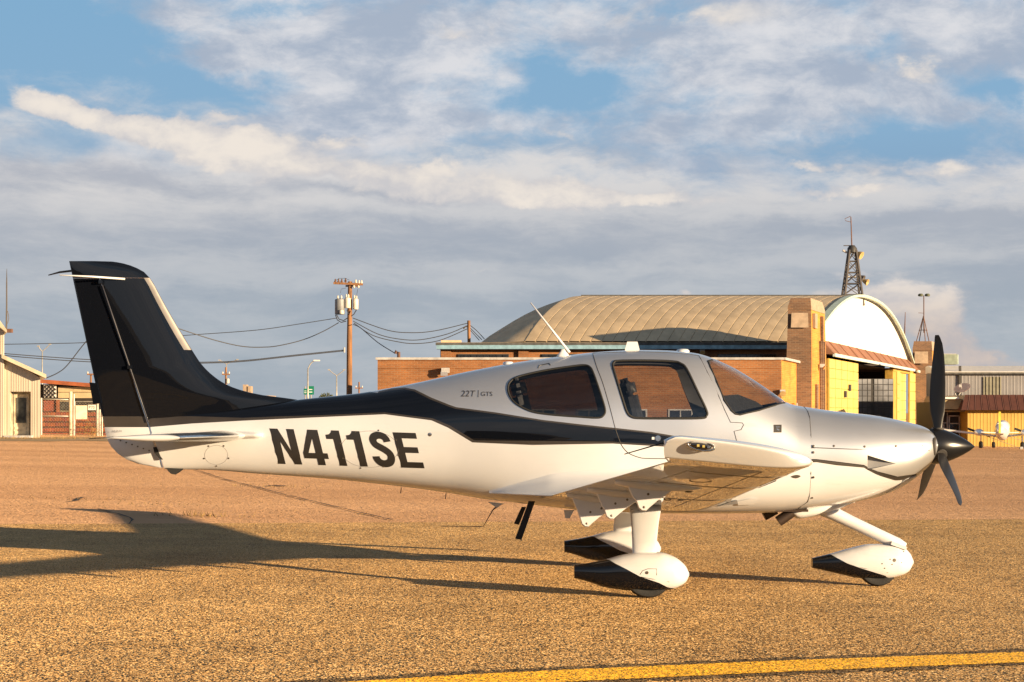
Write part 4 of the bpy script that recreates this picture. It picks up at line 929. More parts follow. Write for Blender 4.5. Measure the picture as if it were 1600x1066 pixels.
for i in range(3):
    for j in range(5): mb.poly([(xx[i], yy[j], gz(xx[i]) - 0.008), (xx[i+1], yy[j], gz(xx[i+1]) - 0.008), (xx[i+1], yy[j+1], gz(xx[i+1]) - 0.008), (xx[i], yy[j+1], gz(xx[i]) - 0.008)])
tag(mb.build('apron', M['apron']), kind='structure')
L_, R_ = gpt(60, 819), gpt(1400, 812.3); jy = lambda x: L_.y + (R_.y - L_.y) * (x - L_.x) / (R_.x - L_.x)
mb = MB(); xx = [-60, -30, -15, 0, 15, 30, 60]
for a_, b_ in zip(xx, xx[1:]): mb.poly([(a_, -40, gz(a_)), (b_, -40, gz(b_)), (b_, jy(b_), gz(b_)), (a_, jy(a_), gz(a_))])
tag(mb.build('taxiway', M['chip']), kind='structure')
# yellow line with a dark worn border
LC = [gpt(*p) for p in ((570,1066),(725,1056.3),(900,1048),(1200,1035),(1600,1020.5))]
LC = [LC[0] + (LC[0] - LC[1]).normalized() * 12] + LC + [LC[-1] + (LC[-1] - LC[-2]).normalized() * 22]
LP = [a_.lerp(b_, k / 40) for a_, b_ in zip(LC, LC[1:]) for k in range(40)] + [LC[-1]]
dl = (LP[-1] - LP[-2]).normalized(); nl = Vector((dl.y, -dl.x, 0)); wl = (gpt(1600, 1036.7) - gpt(1600, 1020.5)).dot(nl)
def strip(name, o0, o1, h, m, jag=0.0):
    mb = MB(); E = []
    for i, p in enumerate(LP):
        t = LP[min(i + 1, len(LP) - 1)] - LP[max(i - 1, 0)]; t.z = 0; t.normalize(); n_ = Vector((t.y, -t.x, 0))
        a_, b_ = p + n_ * (o0 + random.uniform(-jag, jag)), p + n_ * (o1 + random.uniform(-jag, jag)); a_.z = gz(a_.x) + h; b_.z = gz(b_.x) + h; E.append((a_, b_))
    for (a1, b1), (a2, b2) in zip(E, E[1:]): mb.poly([b1, b2, a2, a1])
    return tag(mb.build(name, m), kind='structure')
strip('line_border', -0.14, wl + 0.10, 0.004, M['tar'], 0.05)
strip('yellow_line', 0.0, wl, 0.008, M['line'], 0.006)
def crack(pts, w, m=None, name='pavement_crack', jit=0.05):
    P = [gpt(*p) for p in pts]; out = []
    for a_, b_ in zip(P, P[1:]):
        n = max(2, int((b_ - a_).length / 0.35))
        for k in range(n): out.append(a_.lerp(b_, k / n) + Vector((random.uniform(-1, 1), random.uniform(-1, 1), 0)) * jit)
    out.append(P[-1]); mb = MB()
    L = []; 
    for i, p in enumerate(out):
        t = (out[min(i+1, len(out)-1)] - out[max(i-1, 0)]); t.z = 0; t.normalize(); n_ = Vector((-t.y, t.x, 0)); ww = w * random.uniform(0.4, 1.2) / 2
        L.append((Vector((p.x, p.y, gz(p.x) + 0.004)) + n_ * ww, Vector((p.x, p.y, gz(p.x) + 0.004)) - n_ * ww))
    for (a1, a2), (b1, b2) in zip(L, L[1:]): mb.poly([a1, a2, b2, b1])
    return tag(mb.build(name, m or M['crack']), kind='structure')
crack([(306,734),(355,750),(400,761),(450,774),(500,786),(560,800),(612,812)], 0.05, jit=0.012)
crack([(150,795),(190,803),(205,812),(202,819)], 0.03)
crack([(110,784),(122,781),(130,777)], 0.06); crack([(417,760),(430,758.5),(446,760)], 0.16)
for _ in range(9):
    x_ = random.uniform(640, 1560); y_ = random.uniform(705, 800); crack([(x_, y_), (x_ + random.uniform(20, 60), y_ + random.uniform(-4, 6)), (x_ + random.uniform(60, 130), y_ + random.uniform(-6, 10))], 0.022)
M['drygrass'] = mat('dry weeds', (0.35, 0.22, 0.07), 0.9, var=0.3)
def weeds(px, py, n, r, h):
    c = gpt(px, py); mb = MB()
    for _ in range(n):
        a_ = random.uniform(0, 6.28); q = c + Vector((random.gauss(0, r), random.gauss(0, r * 0.4), 0)); q.z = gz(q.x) - 0.006; d = Vector((math.cos(a_), math.sin(a_), 0)) * random.uniform(0.02, 0.09)
        t = q + d + Vector((0, 0, random.uniform(0.3, 1) * h)); s_ = Vector((-d.y, d.x, 0)).normalized() * 0.008
        mb.poly([q - s_, q + s_, t])
    return tag(mb.build('weeds', M['drygrass'], loc=c), kind='stuff')
for a_ in ((320,806,60,0.35,0.10),(118,780,30,0.4,0.05),(428,760,40,0.6,0.07),(250,788,30,0.5,0.03),(345,785,26,0.6,0.03),(260,788,26,0.4,0.03),(500,803,50,1.2,0.03),(80,790,26,0.6,0.02),(1440,770,40,0.5,0.04),(1240,773,30,0.3,0.04)): weeds(*a_)
M['oil'] = mat('dark oil stain', (0.06, 0.04, 0.028), 0.6)

# ------------------------------------------------------------------ buildings: materials
def brick(name, c1, c2, mortar, axis):
    m, g, p = new_mat(name); x, y, z = g.xyz(g.co()); cb = g.n.new('ShaderNodeCombineXYZ'); g.put(cb.inputs[0], x if axis == 'x' else y); g.put(cb.inputs[1], z)
    b = g.n.new('ShaderNodeTexBrick'); g.l.new(cb.outputs[0], b.inputs['Vector'])
    b.inputs['Color1'].default_value = (*c1, 1); b.inputs['Color2'].default_value = (*c2, 1); b.inputs['Mortar'].default_value = (*mortar, 1)
    b.inputs['Scale'].default_value = 1; b.inputs['Mortar Size'].default_value = 0.014; b.inputs['Brick Width'].default_value = 0.30; b.inputs['Row Height'].default_value = 0.10
    t = g.add(g.mul(g.noise(g.co(), 0.45, 6, 0.6), 0.5), g.mul(g.noise(g.map(cb.outputs[0], (0.5, 4, 1)), 1.0, 6, 0.65), 0.5))
    g.l.new(g.mix(1.0, b.outputs[0], g.mix(g.ss(t, 0.34, 0.66), (0.70, 0.66, 0.64), (1.15, 1.12, 1.1)), 'MULTIPLY'), p.inputs['Base Color']); p.inputs['Roughness'].default_value = 0.85
    bp = g.n.new('ShaderNodeBump'); bp.inputs['Strength'].default_value = 0.6; bp.inputs['Distance'].default_value = 0.012; bp.invert = True
    g.l.new(b.outputs[1], bp.inputs['Height']); g.l.new(bp.outputs[0], p.inputs['Normal']); return m
BR = ((0.30, 0.120, 0.036), (0.225, 0.09, 0.028), (0.27, 0.165, 0.09))
M['brick_x'] = brick('red brick', *BR, 'x'); M['brick_y'] = brick('red brick end wall', *BR, 'y')
TB = ((0.19, 0.10, 0.050), (0.12, 0.066, 0.038), (0.20, 0.14, 0.09))
M['tower_brick'] = brick('brown tower brick', *TB, 'x')
YB = ((0.60, 0.255, 0.035), (0.50, 0.20, 0.028), (0.5, 0.29, 0.08))
M['sunlit_brick'] = brick('sunlit brick', *YB, 'y')  # brick for walls facing right, with the sunlight put into its colour
M['coping'] = mat('pale coping', (0.42, 0.41, 0.40), 0.8, var=0.15)
M['stone'] = mat('tan stone panel', (0.36, 0.27, 0.19), 0.85, bump=0.3)
M['bluefascia'] = mat('light blue fascia', (0.20, 0.35, 0.44), 0.7, var=0.15)
M['roofing'] = mat('weathered tan roofing', (0.56, 0.425, 0.265), 0.9, var=0.10, scale=1.2, bump=0.12, bscale=6, stretch=(1, 0.3, 1))
M['roofedge'] = mat('dark roof edge', (0.09, 0.088, 0.085), 0.9, var=0.2)
M['darkglass'] = mat('dark window glass', (0.02, 0.02, 0.022), 0.15, var=0.3)
M['cream'] = mat('cream stucco', (0.78, 0.74, 0.66), 0.8, var=0.04)
M['palegreen'] = mat('pale green trim', (0.46, 0.56, 0.48), 0.6)
M['canopy'] = mat('rust brown canopy', (0.25, 0.115, 0.065), 0.75, var=0.12, scale=0.8)
M['gutter'] = mat('pale gutter', (0.55, 0.62, 0.60), 0.5)
M['yellowdoor'] = mat('yellow door panel', (0.62, 0.44, 0.13), 0.55, var=0.07, scale=0.6)
M['doorframe'] = mat('ochre door frame', (0.50, 0.31, 0.06), 0.6)
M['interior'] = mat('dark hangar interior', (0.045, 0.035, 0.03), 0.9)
M['mullion'] = mat('dark steel mullion', (0.035, 0.033, 0.032), 0.6)
M['paleglass'] = mat('dusty pale glass', (0.30, 0.31, 0.34), 0.25, var=0.25, scale=0.6, coat=0.5)
M['dimglass'] = mat('dusty dark glass', (0.10, 0.10, 0.11), 0.25, var=0.25, scale=0.6, coat=0.5)
M['steel'] = mat('dark weathered steel', (0.09, 0.08, 0.078), 0.7)
M['rust'] = mat('rusted steel', (0.14, 0.07, 0.045), 0.8)
M['lampgreen'] = mat('olive lamp housing', (0.09, 0.10, 0.06), 0.6)
M['lampbrass'] = mat('tan lamp face', (0.48, 0.33, 0.14), 0.5)

# ------------------------------------------------------------------ brick annexe in front of the hangar
ZA = 104.0
a0, a1 = at(590, 562, ZA), at(1221, 562, ZA); e1 = at(1256.5, 571, 115.0)
ztop = a0.z; e1.z = ztop - 0.0
AN = thing('brick_annexe', 'long low red brick annexe with a pale coping in front of the arched hangar', 'building', (a0.x, a0.y, gz(a0.x)))
zb = lambda x: gz(x) - 0.3
mb = MB(); mb.prism([(a0.x, ZA, zb(a0.x)), (a1.x, ZA, zb(a1.x)), (a1.x, ZA, ztop), (a0.x, ZA, ztop)], (0, 0.35, 0)); mb.build('front_wall', M['brick_x'], AN)
dv = (e1 - a1); dv.z = 0
mb = MB(); mb.prism([(a1.x + .002, ZA, zb(a1.x)), (e1.x, e1.y, zb(a1.x)), (e1.x, e1.y, ztop), (a1.x + .002, ZA, ztop)], (-0.3, 0.08, 0)); mb.build('end_wall', M['sunlit_brick'], AN)  # right end of the same brick building, brightened by colour as if sunlit
mb = MB(); mb.prism([(a0.x, ZA + 0.36, zb(a0.x)), (a0.x, ZA + 12, zb(a0.x)), (a0.x, ZA + 12, ztop), (a0.x, ZA + 0.36, ztop)], (0.3, 0, 0)); mb.build('end_wall', M['brick_y'], AN)
mb = MB(); mb.prism([(a0.x + .3, ZA + 0.36, ztop - 0.25), (a1.x - .3, ZA + 0.36, ztop - 0.25), (e1.x - .3, e1.y, ztop - 0.25), (a0.x + .3, ZA + 12, ztop - 0.25)], (0, 0, 0.1)); mb.build('roof', M['roofedge'], AN)
mb = MB(); mb.box(((a0.x + a1.x)/2, ZA + 0.15, ztop + 0.05), (a1.x - a0.x + 0.2, 0.55, 0.12)); mb.build('coping', M['coping'], AN)
mb = MB(); mb.span(a1 + Vector((0.02, 0.2, 0.052)), e1 + Vector((0, 0, 0.052)), 0.45, 0.13); mb.build('coping', M['coping'], AN)
mb = MB(); mb.box(((a0.x + a1.x)/2, ZA - 0.02, ztop - 0.42), (a1.x - a0.x, 0.05, 0.10)); mb.build('brick_band', M['brick_x'], AN)
# end wall door surround, lamps, conduit (facing right)
ek = lambda k, z, off=0.0: Vector((a1.x + dv.x * k + off * 0.97, a1.y + dv.y * k - off * 0.25, z))
for k0, k1, z1 in ((0.62, 0.78, 2.0),):
    mb = MB(); mb.prism([ek(k0, 0, .02), ek(k1, 0, .02), ek(k1, z1, .02), ek(k0, z1, .02)], (0.05, 0, 0)); dd = mb.build('door', M['coping'], AN)
    mb = MB(); mb.prism([ek(k0 + .03, 0.9, .09), ek(k1 - .03, 0.9, .09), ek(k1 - .03, z1 - .15, .09), ek(k0 + .03, z1 - .15, .09)], (0.02, 0, 0)); mb.build('pane', M['darkglass'], dd)
for k_, z1 in ((0.30, 1.9), (0.42, 2.0), (0.88, 1.9), (0.96, 2.9)):
    mb = MB(); mb.prism([ek(k_, 0, 0.0), ek(k_ + .035, 0, 0.0), ek(k_ + .035, z1, 0.0), ek(k_, z1, 0.0)], (0.16, -0.04, 0)); mb.build('brick_pier', M['sunlit_brick'], AN)
def wall_lamp(c, nrm, name='wall_lamp', parent=None):
    nrm = Vector(nrm).normalized(); mb = MB(); mb.box(c + nrm * 0.12, (0.28, 0.24, 0.2)); o = mb.build(name, M['coping'], parent)
    mb = MB(); mb.lathe(c + nrm * 0.2 + Vector((0, 0, -0.06)), nrm + Vector((0, 0, -0.6)), [(0, 0.09), (0.1, 0.16), (0.1, 0.13)], 12); mb.build('lamp_shade', M['lampbrass'], o); return o
wall_lamp(at(1222, 612, ZA), (0, -1, 0), parent=AN)
mb = MB(); mb.box(at(696, 579, ZA - 0.25), (0.42, 0.45, 0.26)); fl = mb.build('flood_lamp', M['coping'], AN)
mb = MB(); mb.box(at(694, 584, ZA - 0.42), (0.36, 0.1, 0.2), 0, Matrix.Rotation(rad(25), 3, 'X')); mb.build('lamp_face', M['paleglass'], fl)
mb = MB(); mb.tube([at(623, 561, ZA + 1), at(623, 551, ZA + 1), at(619, 549, ZA + 1), at(618, 553, ZA + 1)], 0.09, 8); mb.build('service_mast', M['rust'], AN)
# ground-floor windows and doors of the annexe seen below the cabin glass and in reflections
for k in range(9):
    x = a0.x + 1.5 + k * 2.4
    if x > a1.x - 1: break
    mb = MB(); mb.box((x, ZA - 0.01, 1.15), (1.3, 0.06, 1.0)); w_ = mb.build('window', M['coping'], AN)
    for dx in (-0.3, 0.3): mb = MB(); mb.box((x + dx, ZA - 0.045, 1.15), (0.52, 0.03, 0.86)); mb.build('pane', M['darkglass'], w_)

# ------------------------------------------------------------------ arched hangar
ZS = 117.5
Q = Vector((19.5, 123.4, 0)); DV = Vector((17, 54, 0)); NV = Vector((54, -17, 0)).normalized()
FP = lambda k, z, off=0.0: Vector((Q.x + DV.x * k + NV.x * off, Q.y + DV.y * k + NV.y * off, z))
def kpx(px): r = (px - 800) / F; return (Q.x - Q.y * r) / (DV.y * r - DV.x)
def zk(k, py): return HC - (py - H0) * FP(k, 0).y / F
HG = thing('arched_hangar', 'large arched-roof hangar with brick towers, cream gable and yellow sliding doors', 'hangar', (Q.x, Q.y, gz(Q.x)))
x0, x1 = at(688, 0, ZS).x, at(1232, 0, ZS).x; zf = at(0, 538.5, ZS).z; zg = -0.8
mb = MB(); mb.prism([(x0, ZS, zg), (x1, ZS, zg), (x1, ZS, zf), (x0, ZS, zf)], (0, 0.4, 0)); sw = mb.build('side_wall', M['brick_x'], HG)
mb = MB(); mb.prism([(x0, ZS + .41, zg), (x0 + 8, ZS + 54, zg), (x0 + 8, ZS + 54, zf), (x0, ZS + .41, zf)], (0.4, 0, 0)); mb.build('rear_wall', M['brick_y'], HG)
mb = MB(); f0, f1 = at(682, 0, ZS - 0.7).x, at(1230, 0, ZS - 0.7).x; zt, zb_ = at(0, 539.3, ZS - .7).z, at(0, 545.5, ZS - .7).z
mb.box(((f0 + f1)/2, ZS - 0.35, (zt + zb_)/2), (f1 - f0, 0.7, zt - zb_)); mb.build('fascia', M['bluefascia'], HG)
mb = MB(); mb.box(((f0 + f1)/2, ZS - 0.3, zt + 0.08), (f1 - f0 + .1, 0.85, 0.14)); mb.build('roof_edge', M['roofedge'], HG)
for px_ in (697, 818, 960, 1097):
    c = at(px_, 0, ZS); mb = MB(); mb.box((c.x, ZS - 0.1, (zb_ + zg)/2), (0.6, 0.2, zb_ - zg)); mb.build('pilaster', M['brick_x'], HG)
for a_, b_ in ((715, 795), (846, 930), (985, 1075), (1121, 1212)):
    A_, B_ = at(a_, 553.5, ZS), at(b_, 566, ZS); mb = MB(); mb.box(((A_.x + B_.x)/2, ZS - 0.01, (A_.z + B_.z)/2), (B_.x - A_.x, 0.1, A_.z - B_.z)); w_ = mb.build('clerestory_window', M['mullion'], HG)
    n_ = 8; ww = (B_.x - A_.x) / n_
    for k in range(n_): mb = MB(); mb.box((A_.x + ww * (k + .5), ZS - 0.07, (A_.z + B_.z)/2), (ww * 0.9, 0.03, (A_.z - B_.z) * 0.86)); mb.build('pane', M['darkglass'], w_)
wall_lamp(at(1097, 549, ZS - 0.2), (0, -1, 0), 'wall_lamp', HG)
# barrel roof, strip by strip: section follows the front plane on the right, relaxes to the left
k0h, k1h = -0.10, 0.885; kc, kh = (k0h + k1h)/2, (k1h - k0h)/2
zsp, zap = 5.72, 9.75
arc = lambda u: zsp + (zap - zsp) * (1 - abs(u) ** 2.3)
Xs0 = FP(k0h, 0).x
def roofpt(X, u, lift=0.0):
    """X measured along the eave; u -1..1 over the arch"""
    f = min(1, max(0, (X + 4) / (Xs0 + 4))); k = kc + kh * u; dy = DV.y * (k - k0h); dx = DV.x * (k - k0h) * (0.52 + 0.48 * f)
    return Vector((X + dx, FP(k0h, 0).y + dy, arc(u) + lift))
Xl = 0.75
nst = 26; us = np.concatenate([np.linspace(-1, 0.1, 16), np.linspace(0.25, 1, 6)])
edges_ = np.linspace(Xl, Xs0, nst + 1)
for i in range(nst):
    mb = MB(); a_, b_ = edges_[i] + 0.008, edges_[i+1] - 0.008
    rg = [[roofpt(a_, u, -0.06), roofpt(a_, u, 0.0), roofpt(a_ + 0.10, u, 0.010), roofpt(b_ - 0.03, u, 0.0), roofpt(b_, u, -0.06)] for u in us]
    mb.rings(rg, cap=False, closed=False); mb.build('roof_panel', M['roofing'], HG, True, angle=25)
mb = MB(); mb.rings([[roofpt(X, u, -0.08) for X in (Xl, (Xl + Xs0)/2, Xs0)] for u in us], cap=False, closed=False); mb.build('roof_deck', M['roofedge'], HG)
mb = MB(); mb.tube([roofpt(X, -0.22, 0.03) for X in np.linspace(Xl, Xs0, 6)], 0.07, 6); mb.build('roof_seam', M['roofedge'], HG)
# hipped left end
Xe = at(765, 0, 118).x
mb = MB(); rg = []
for t in np.linspace(0, 1, 8):
    row = []
    for u in us:
        p = roofpt(Xl, u, -0.02); qz = zf + 0.12 + 1.22 * (1 - abs(u) ** 2.3); qx = (760 - 800) * p.y / F + 0.8 * abs(u)
        s_ = t - 0.12 * math.sin(math.pi * t); row.append(Vector((p.x + (qx - p.x) * t, p.y, p.z + (qz - p.z) * s_)))
    rg.append(row)
rg.append([Vector((p.x - 1.6, p.y, zf + 0.05)) for p in rg[-1]])
mb.rings(rg, cap=False, closed=False); mb.build('hip_roof', M['roofing'], HG, True, angle=60)
mb = MB(); mb.prism([(f0, ZS - .2, zf + .02), (f1, ZS - .2, zf + .02), (f1 - 1, ZS + 3, zf + 0.03), (f0 + 8, ZS + 54, zf + 0.03)], (0, 0, 0.1)); mb.build('flat_roof', M['roofing'], HG)
mb = MB(); mb.box(at(705, 536, ZS + 0.5), (1.2, 0.8, 0.3)); mb.build('roof_hatch', M['roofing'], HG)
# front gable
ks = np.linspace(k0h, k1h, 49); zc0 = 5.85
mb = MB(); prof = [FP(k, max(zc0, arc((k - kc)/kh)), -0.25) for k in ks]; base_ = [FP(k, zc0 - 0.3, -0.25) for k in ks]
mb.rings([base_, prof], cap=False, closed=False); mb.build('gable_wall', M['cream'], HG)
mb = MB(); rg = []
for k in ks:
    u = (k - kc)/kh; z = max(zc0 - 0.1, arc(u)); rg.append([FP(k, z + 0.10, 0.22), FP(k, z - 0.08, 0.22), FP(k, z - 0.08, -0.24), FP(k, z + 0.10, -0.24)])
mb.rings(rg, mi=0); mb.build('arch_trim', M['palegreen'], HG, True, angle=40)
# canopy band over the doors
kA, kB = 0.004, kpx(1447)
mb = MB(); mb.prism([FP(kA, 6.0, -0.2), FP(kA, 5.12, 0.55), FP(kA, 5.12, -0.2)], FP(kB, 0) - FP(kA, 0)); mb.build('canopy', M['canopy'], HG)
for i in range(14):
    k_ = kA + (kB - kA) * (i + .5) / 14; mb = MB(); mb.span(FP(k_, 6.0, -0.15), FP(k_, 5.14, 0.58), 0.05, 0.05); mb.build('canopy_batten', M['canopy'], HG)
mb = MB(); mb.span(FP(kA, 5.06, 0.52), FP(kpx(1419), 5.06, 0.52), 0.16, 0.2); mb.build('gutter', M['gutter'], HG)
mb = MB(); mb.span(FP(kpx(1424), 5.03, 0.52), FP(kB, 5.0, 0.52), 0.16, 0.2); mb.build('gutter', M['gutter'], HG)
mb = MB(); mb.span(FP(kpx(1393), 4.9, 0), FP(kB, 4.9, 0), 0.3, 0.3); mb.build('door_head', M['doorframe'], HG)
# yellow sliding door leaves, each of panels
def leaf(pa, pb, off, nc, nr, z1=4.86, z0=-0.7):
    ka, kb = kpx(pa), kpx(pb); mb = MB(); mb.prism([FP(ka, z0, off), FP(kb, z0, off), FP(kb, z1, off), FP(ka, z1, off)], NV * -0.12); lf = mb.build('sliding_door', M['doorframe'], HG)
    for c_ in range(nc):
        for r_ in range(nr):
            q0_, q1_ = ka + (kb - ka) * (c_ + .03) / nc, ka + (kb - ka) * (c_ + .97) / nc; z0_, z1_ = z0 + (z1 - z0) * (r_ + .04) / nr, z0 + (z1 - z0) * (r_ + .96) / nr
            mb = MB(); mb.prism([FP(q0_, z0_, off), FP(q1_, z0_, off), FP(q1_, z1_, off), FP(q0_, z1_, off)], NV * 0.05); mb.build('door_panel', M['yellowdoor'], lf)
    return lf
lf = leaf(1291.5, 1337.5, 0.12, 5, 9)
for px_, y0_, y1_ in ((1321.5, 601, 611), (1314.5, 611, 621)):
    k_ = kpx(px_); mb = MB(); mb.prism([FP(k_, zk(k_, y1_), .2), FP(k_ + .012, zk(k_, y1_), .2), FP(k_ + .012, zk(k_, y0_), .2), FP(k_, zk(k_, y0_), .2)], NV * 0.08); mb.build('door_slot', M['mullion'], lf)
leaf(1399, 1404, 0.1, 1, 5); leaf(1404.6, 1416.5, -0.1, 2, 7); leaf(1418, 1430.5, 0.15, 2, 7); leaf(1432, 1448, -0.1, 2, 7)
mb = MB(); kk = kpx(1395.5); mb.prism([FP(kpx(1393), -0.8, 0.1), FP(kpx(1398.4), -0.8, 0.1), FP(kpx(1398.4), 5.0, 0.1), FP(kpx(1393), 5.0, 0.1)], NV * -0.6); mb.build('door_post', M['doorframe'], HG)
# interior seen through the opening
pA, pB = FP(kpx(1338), 0, -0.2), FP(kpx(1399), 0, -0.2)
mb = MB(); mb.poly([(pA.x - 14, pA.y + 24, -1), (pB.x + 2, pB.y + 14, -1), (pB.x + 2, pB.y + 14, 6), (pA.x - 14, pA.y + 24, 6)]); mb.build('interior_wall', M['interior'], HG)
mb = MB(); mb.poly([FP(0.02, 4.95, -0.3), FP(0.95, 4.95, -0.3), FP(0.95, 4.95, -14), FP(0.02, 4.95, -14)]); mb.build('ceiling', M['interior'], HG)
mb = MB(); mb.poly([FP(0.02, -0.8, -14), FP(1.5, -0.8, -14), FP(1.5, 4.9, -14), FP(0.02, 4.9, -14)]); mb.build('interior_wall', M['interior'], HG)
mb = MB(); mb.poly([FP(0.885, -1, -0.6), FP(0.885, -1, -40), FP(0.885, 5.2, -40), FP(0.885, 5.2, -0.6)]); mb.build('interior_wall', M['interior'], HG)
ZW = 151.0; wx0, wx1 = at(1331, 0, ZW).x, at(1396, 0, ZW).x; wz1, wz0 = at(0, 592, ZW).z, at(0, 664, ZW).z
mb = MB(); mb.box(((wx0 + wx1)/2, ZW + 0.1, (wz0 + wz1)/2), (wx1 - wx0, 0.1, wz1 - wz0)); gw = mb.build('glazed_screen', M['mullion'], HG)
nc, nr = 8, 8
for c_ in range(nc):
    for r_ in range(nr):
        gap = 0.10 if c_ in (3, 4) else 0.0; cw, rh = (wx1 - wx0)/nc, (wz1 - wz0)/nr
        xa, xb = wx0 + cw*(c_ + .06) + (gap if c_ == 4 else 0), wx0 + cw*(c_ + .94) - (gap if c_ == 3 else 0)
        mb = MB(); mb.box(((xa + xb)/2, ZW + 0.03, wz0 + rh*(r_ + .5)), (xb - xa, 0.04, rh*0.88)); mb.build('pane', M['paleglass'] if r_ >= 4 else M['dimglass'], gw)
# near tower
def tower(name, A, B, depth, ytop, yb, panel, label):
    """A, B: pixels/depth of side-face edges; lit face runs along the hangar front"""
tz = lambda py: HC - (py - H0) * 111.0 / F
TW = HG
n1 = at(1229, 0, 111.0); n2 = at(1268, 0, 111.0); n3 = n2 + DV.normalized() * 5.5
n4 = n1 + DV.normalized() * 5.5
zt0, zt1, ztp = -0.8, tz(484), tz(465)
body = [Vector((p.x, p.y, 0)) for p in (n1, n2, n3, n4)]
ce = sum(body, Vector()) / 4
ringz = lambda z, f: [Vector((ce.x + (p.x - ce.x) * f, ce.y + (p.y - ce.y) * f, z)) for p in body]
def lit_sides(name, rings_, mats):  # second material brightens the faces along the hangar front as if sunlit
    mb = MB()
    for ra, rb in zip(rings_, rings_[1:]):
        for j in range(4):
            k = (j + 1) % 4; mb.poly([ra[j], ra[k], rb[k], rb[j]], 1 if j in (1, 3) else 0)
    mb.poly(rings_[-1], 0); return mb.build(name, mats, HG)
lit_sides('tower', [ringz(zt0, 1.03), ringz(tz(560), 1.0), ringz(zt1, 0.93)], [M['tower_brick'], M['sunlit_brick']])
lit_sides('tower_cap', [ringz(zt1 + .01, 0.945), ringz(zt1 + .16, 0.945), ringz(ztp, 0.80)], [M['tower_brick'], M['stone']])
P_ = lambda x, y, o=0.0: at(x, y, 110.95 - o)
mb = MB(); mb.prism([P_(1235.5, 512), P_(1263, 512), P_(1262, 489), P_(1236.5, 489)], (0, -0.08, 0)); mb.build('stone_panel', M['stone'], HG)
tk_ = lambda k, z, o=0: Vector((n2.x + (n3.x - n2.x) * k, n2.y + (n3.y - n2.y) * k, z)) + NV * o
for k_, zz0, zz1, w_, m_ in ((0.62, 0, tz(490), 0.06, 'tower_brick'), (0.52, 0, tz(530), 0.05, 'tower_brick'), (0.22, 0, tz(600), 0.12, 'tower_brick'), (0.75, 0, tz(530), 0.05, 'tower_brick'), (0.10, tz(512), tz(489), 0.16, 'stone')):
    mb = MB(); mb.prism([tk_(k_, zz0, -.02), tk_(k_ + w_, zz0, -.02), tk_(k_ + w_, zz1, -.02), tk_(k_, zz1, -.02)], NV * 0.14); mb.build('groove_strip' if m_ != 'stone' else 'stone_panel', M[m_], HG)  # dark strips stand in for the shade of recessed grooves
wall_lamp(tk_(0.45, tz(570), 0.1), NV, 'wall_lamp', HG)
# far tower
kf0, kf1 = kpx(1424), 0.0
fz = lambda py: HC - (py - H0) * 172.0 / F
g1, g2 = at(1425, 0, 172), at(1457, 0, 172); body = [Vector((p.x, p.y, 0)) for p in (g1, g2, g2 + DV.normalized() * 6, g1 + DV.normalized() * 6)]; ce = sum(body, Vector()) / 4
lit_sides('tower', [ringz(-1, 1.02), ringz(fz(600), 1.0), ringz(fz(548), 0.95)], [M['tower_brick'], M['sunlit_brick']])
lit_sides('tower_cap', [ringz(fz(548) + .01, 0.965), ringz(fz(545), 0.965), ringz(fz(533), 0.86)], [M['tower_brick'], M['stone']])
mb = MB(); mb.prism([at(1428.5, 568, 171.7), at(1450, 568, 171.7), at(1449.5, 549.5, 171.7), at(1429, 549.5, 171.7)], (0, -0.1, 0)); mb.build('stone_panel', M['stone'], HG)

# ------------------------------------------------------------------ masts on the roofs
def lattice(name, label, base, top, hb, ht, zb0, zt0_, mat_, lv, parent=None):
    o = thing(name, label, 'tower', (base[0], base[1], zb0)); c0 = Vector((base[0], base[1], zb0)); c1 = Vector((top[0], top[1], zt0_))
    cor = lambda f, i: c0.lerp(c1, f) + Vector(((-1, 1, 1, -1)[i], (-1, -1, 1, 1)[i], 0)) * (hb + (ht - hb) * f)
    for i in range(4): MB().tube([cor(0, i), cor(1, i)], 0.085, 6).build('leg', mat_, o)
    for k in range(lv):
        f0_, f1_ = k / lv, (k + 1) / lv
        for i in range(4):
            j = (i + 1) % 4; MB().tube([cor(f1_, i), cor(f1_, j)], 0.035, 5).build('strut', mat_, o)
            MB().tube([cor(f0_, i), cor(f1_, j)], 0.028, 5).build('brace', mat_, o); MB().tube([cor(f0_, j), cor(f1_, i)], 0.028, 5).build('brace', mat_, o)
    return o
ZT = 143.0; bt, tp = at(1331.5, 466, ZT), at(1332, 391, ZT)
LT = lattice('lattice_mast', 'dark steel lattice mast with flood lamps and a whip on the hangar ridge', (bt.x, ZT), (tp.x, ZT), 0.72, 0.24, zap - 0.6, tp.z, M['steel'], 5)
mb = MB(); mb.lathe(at(1331.5, 390, ZT), (0, 0, 1), [(-0.25, 0.28), (-0.2, 0.36), (0.1, 0.34), (0.3, 0.18)], 12); mb.build('beacon', M['mullion'], LT, True, angle=40)
MB().tube([at(1331, 386, ZT), at(1329.5, 339, ZT)], [0.05, 0.035], 6).build('mast', M['rust'], LT)
MB().tube([at(1329, 347, ZT), at(1321, 345, ZT), at(1320, 342, ZT), at(1329, 338, ZT)], 0.02, 5).build('loop_antenna', M['rust'], LT)
MB().tube([at(1318, 384, ZT), at(1332, 384, ZT)], 0.035, 5).build('wind_vane', M['steel'], LT)
mb = MB(); mb.lathe(at(1341, 397, ZT), Vector((1, -0.7, -0.6)), [(-0.15, 0.12), (0.1, 0.24), (0.3, 0.30), (0.30, 0.26), (0.22, 0.03)], 14); mb.build('flood_lamp', M['lampbrass'], LT, True, angle=40)
mb = MB(); mb.box(at(1320, 393, ZT), (0.35, 0.3, 0.12), 0, Matrix.Rotation(rad(30), 3, 'Y')); mb.build('flood_lamp', M['coping'], LT)
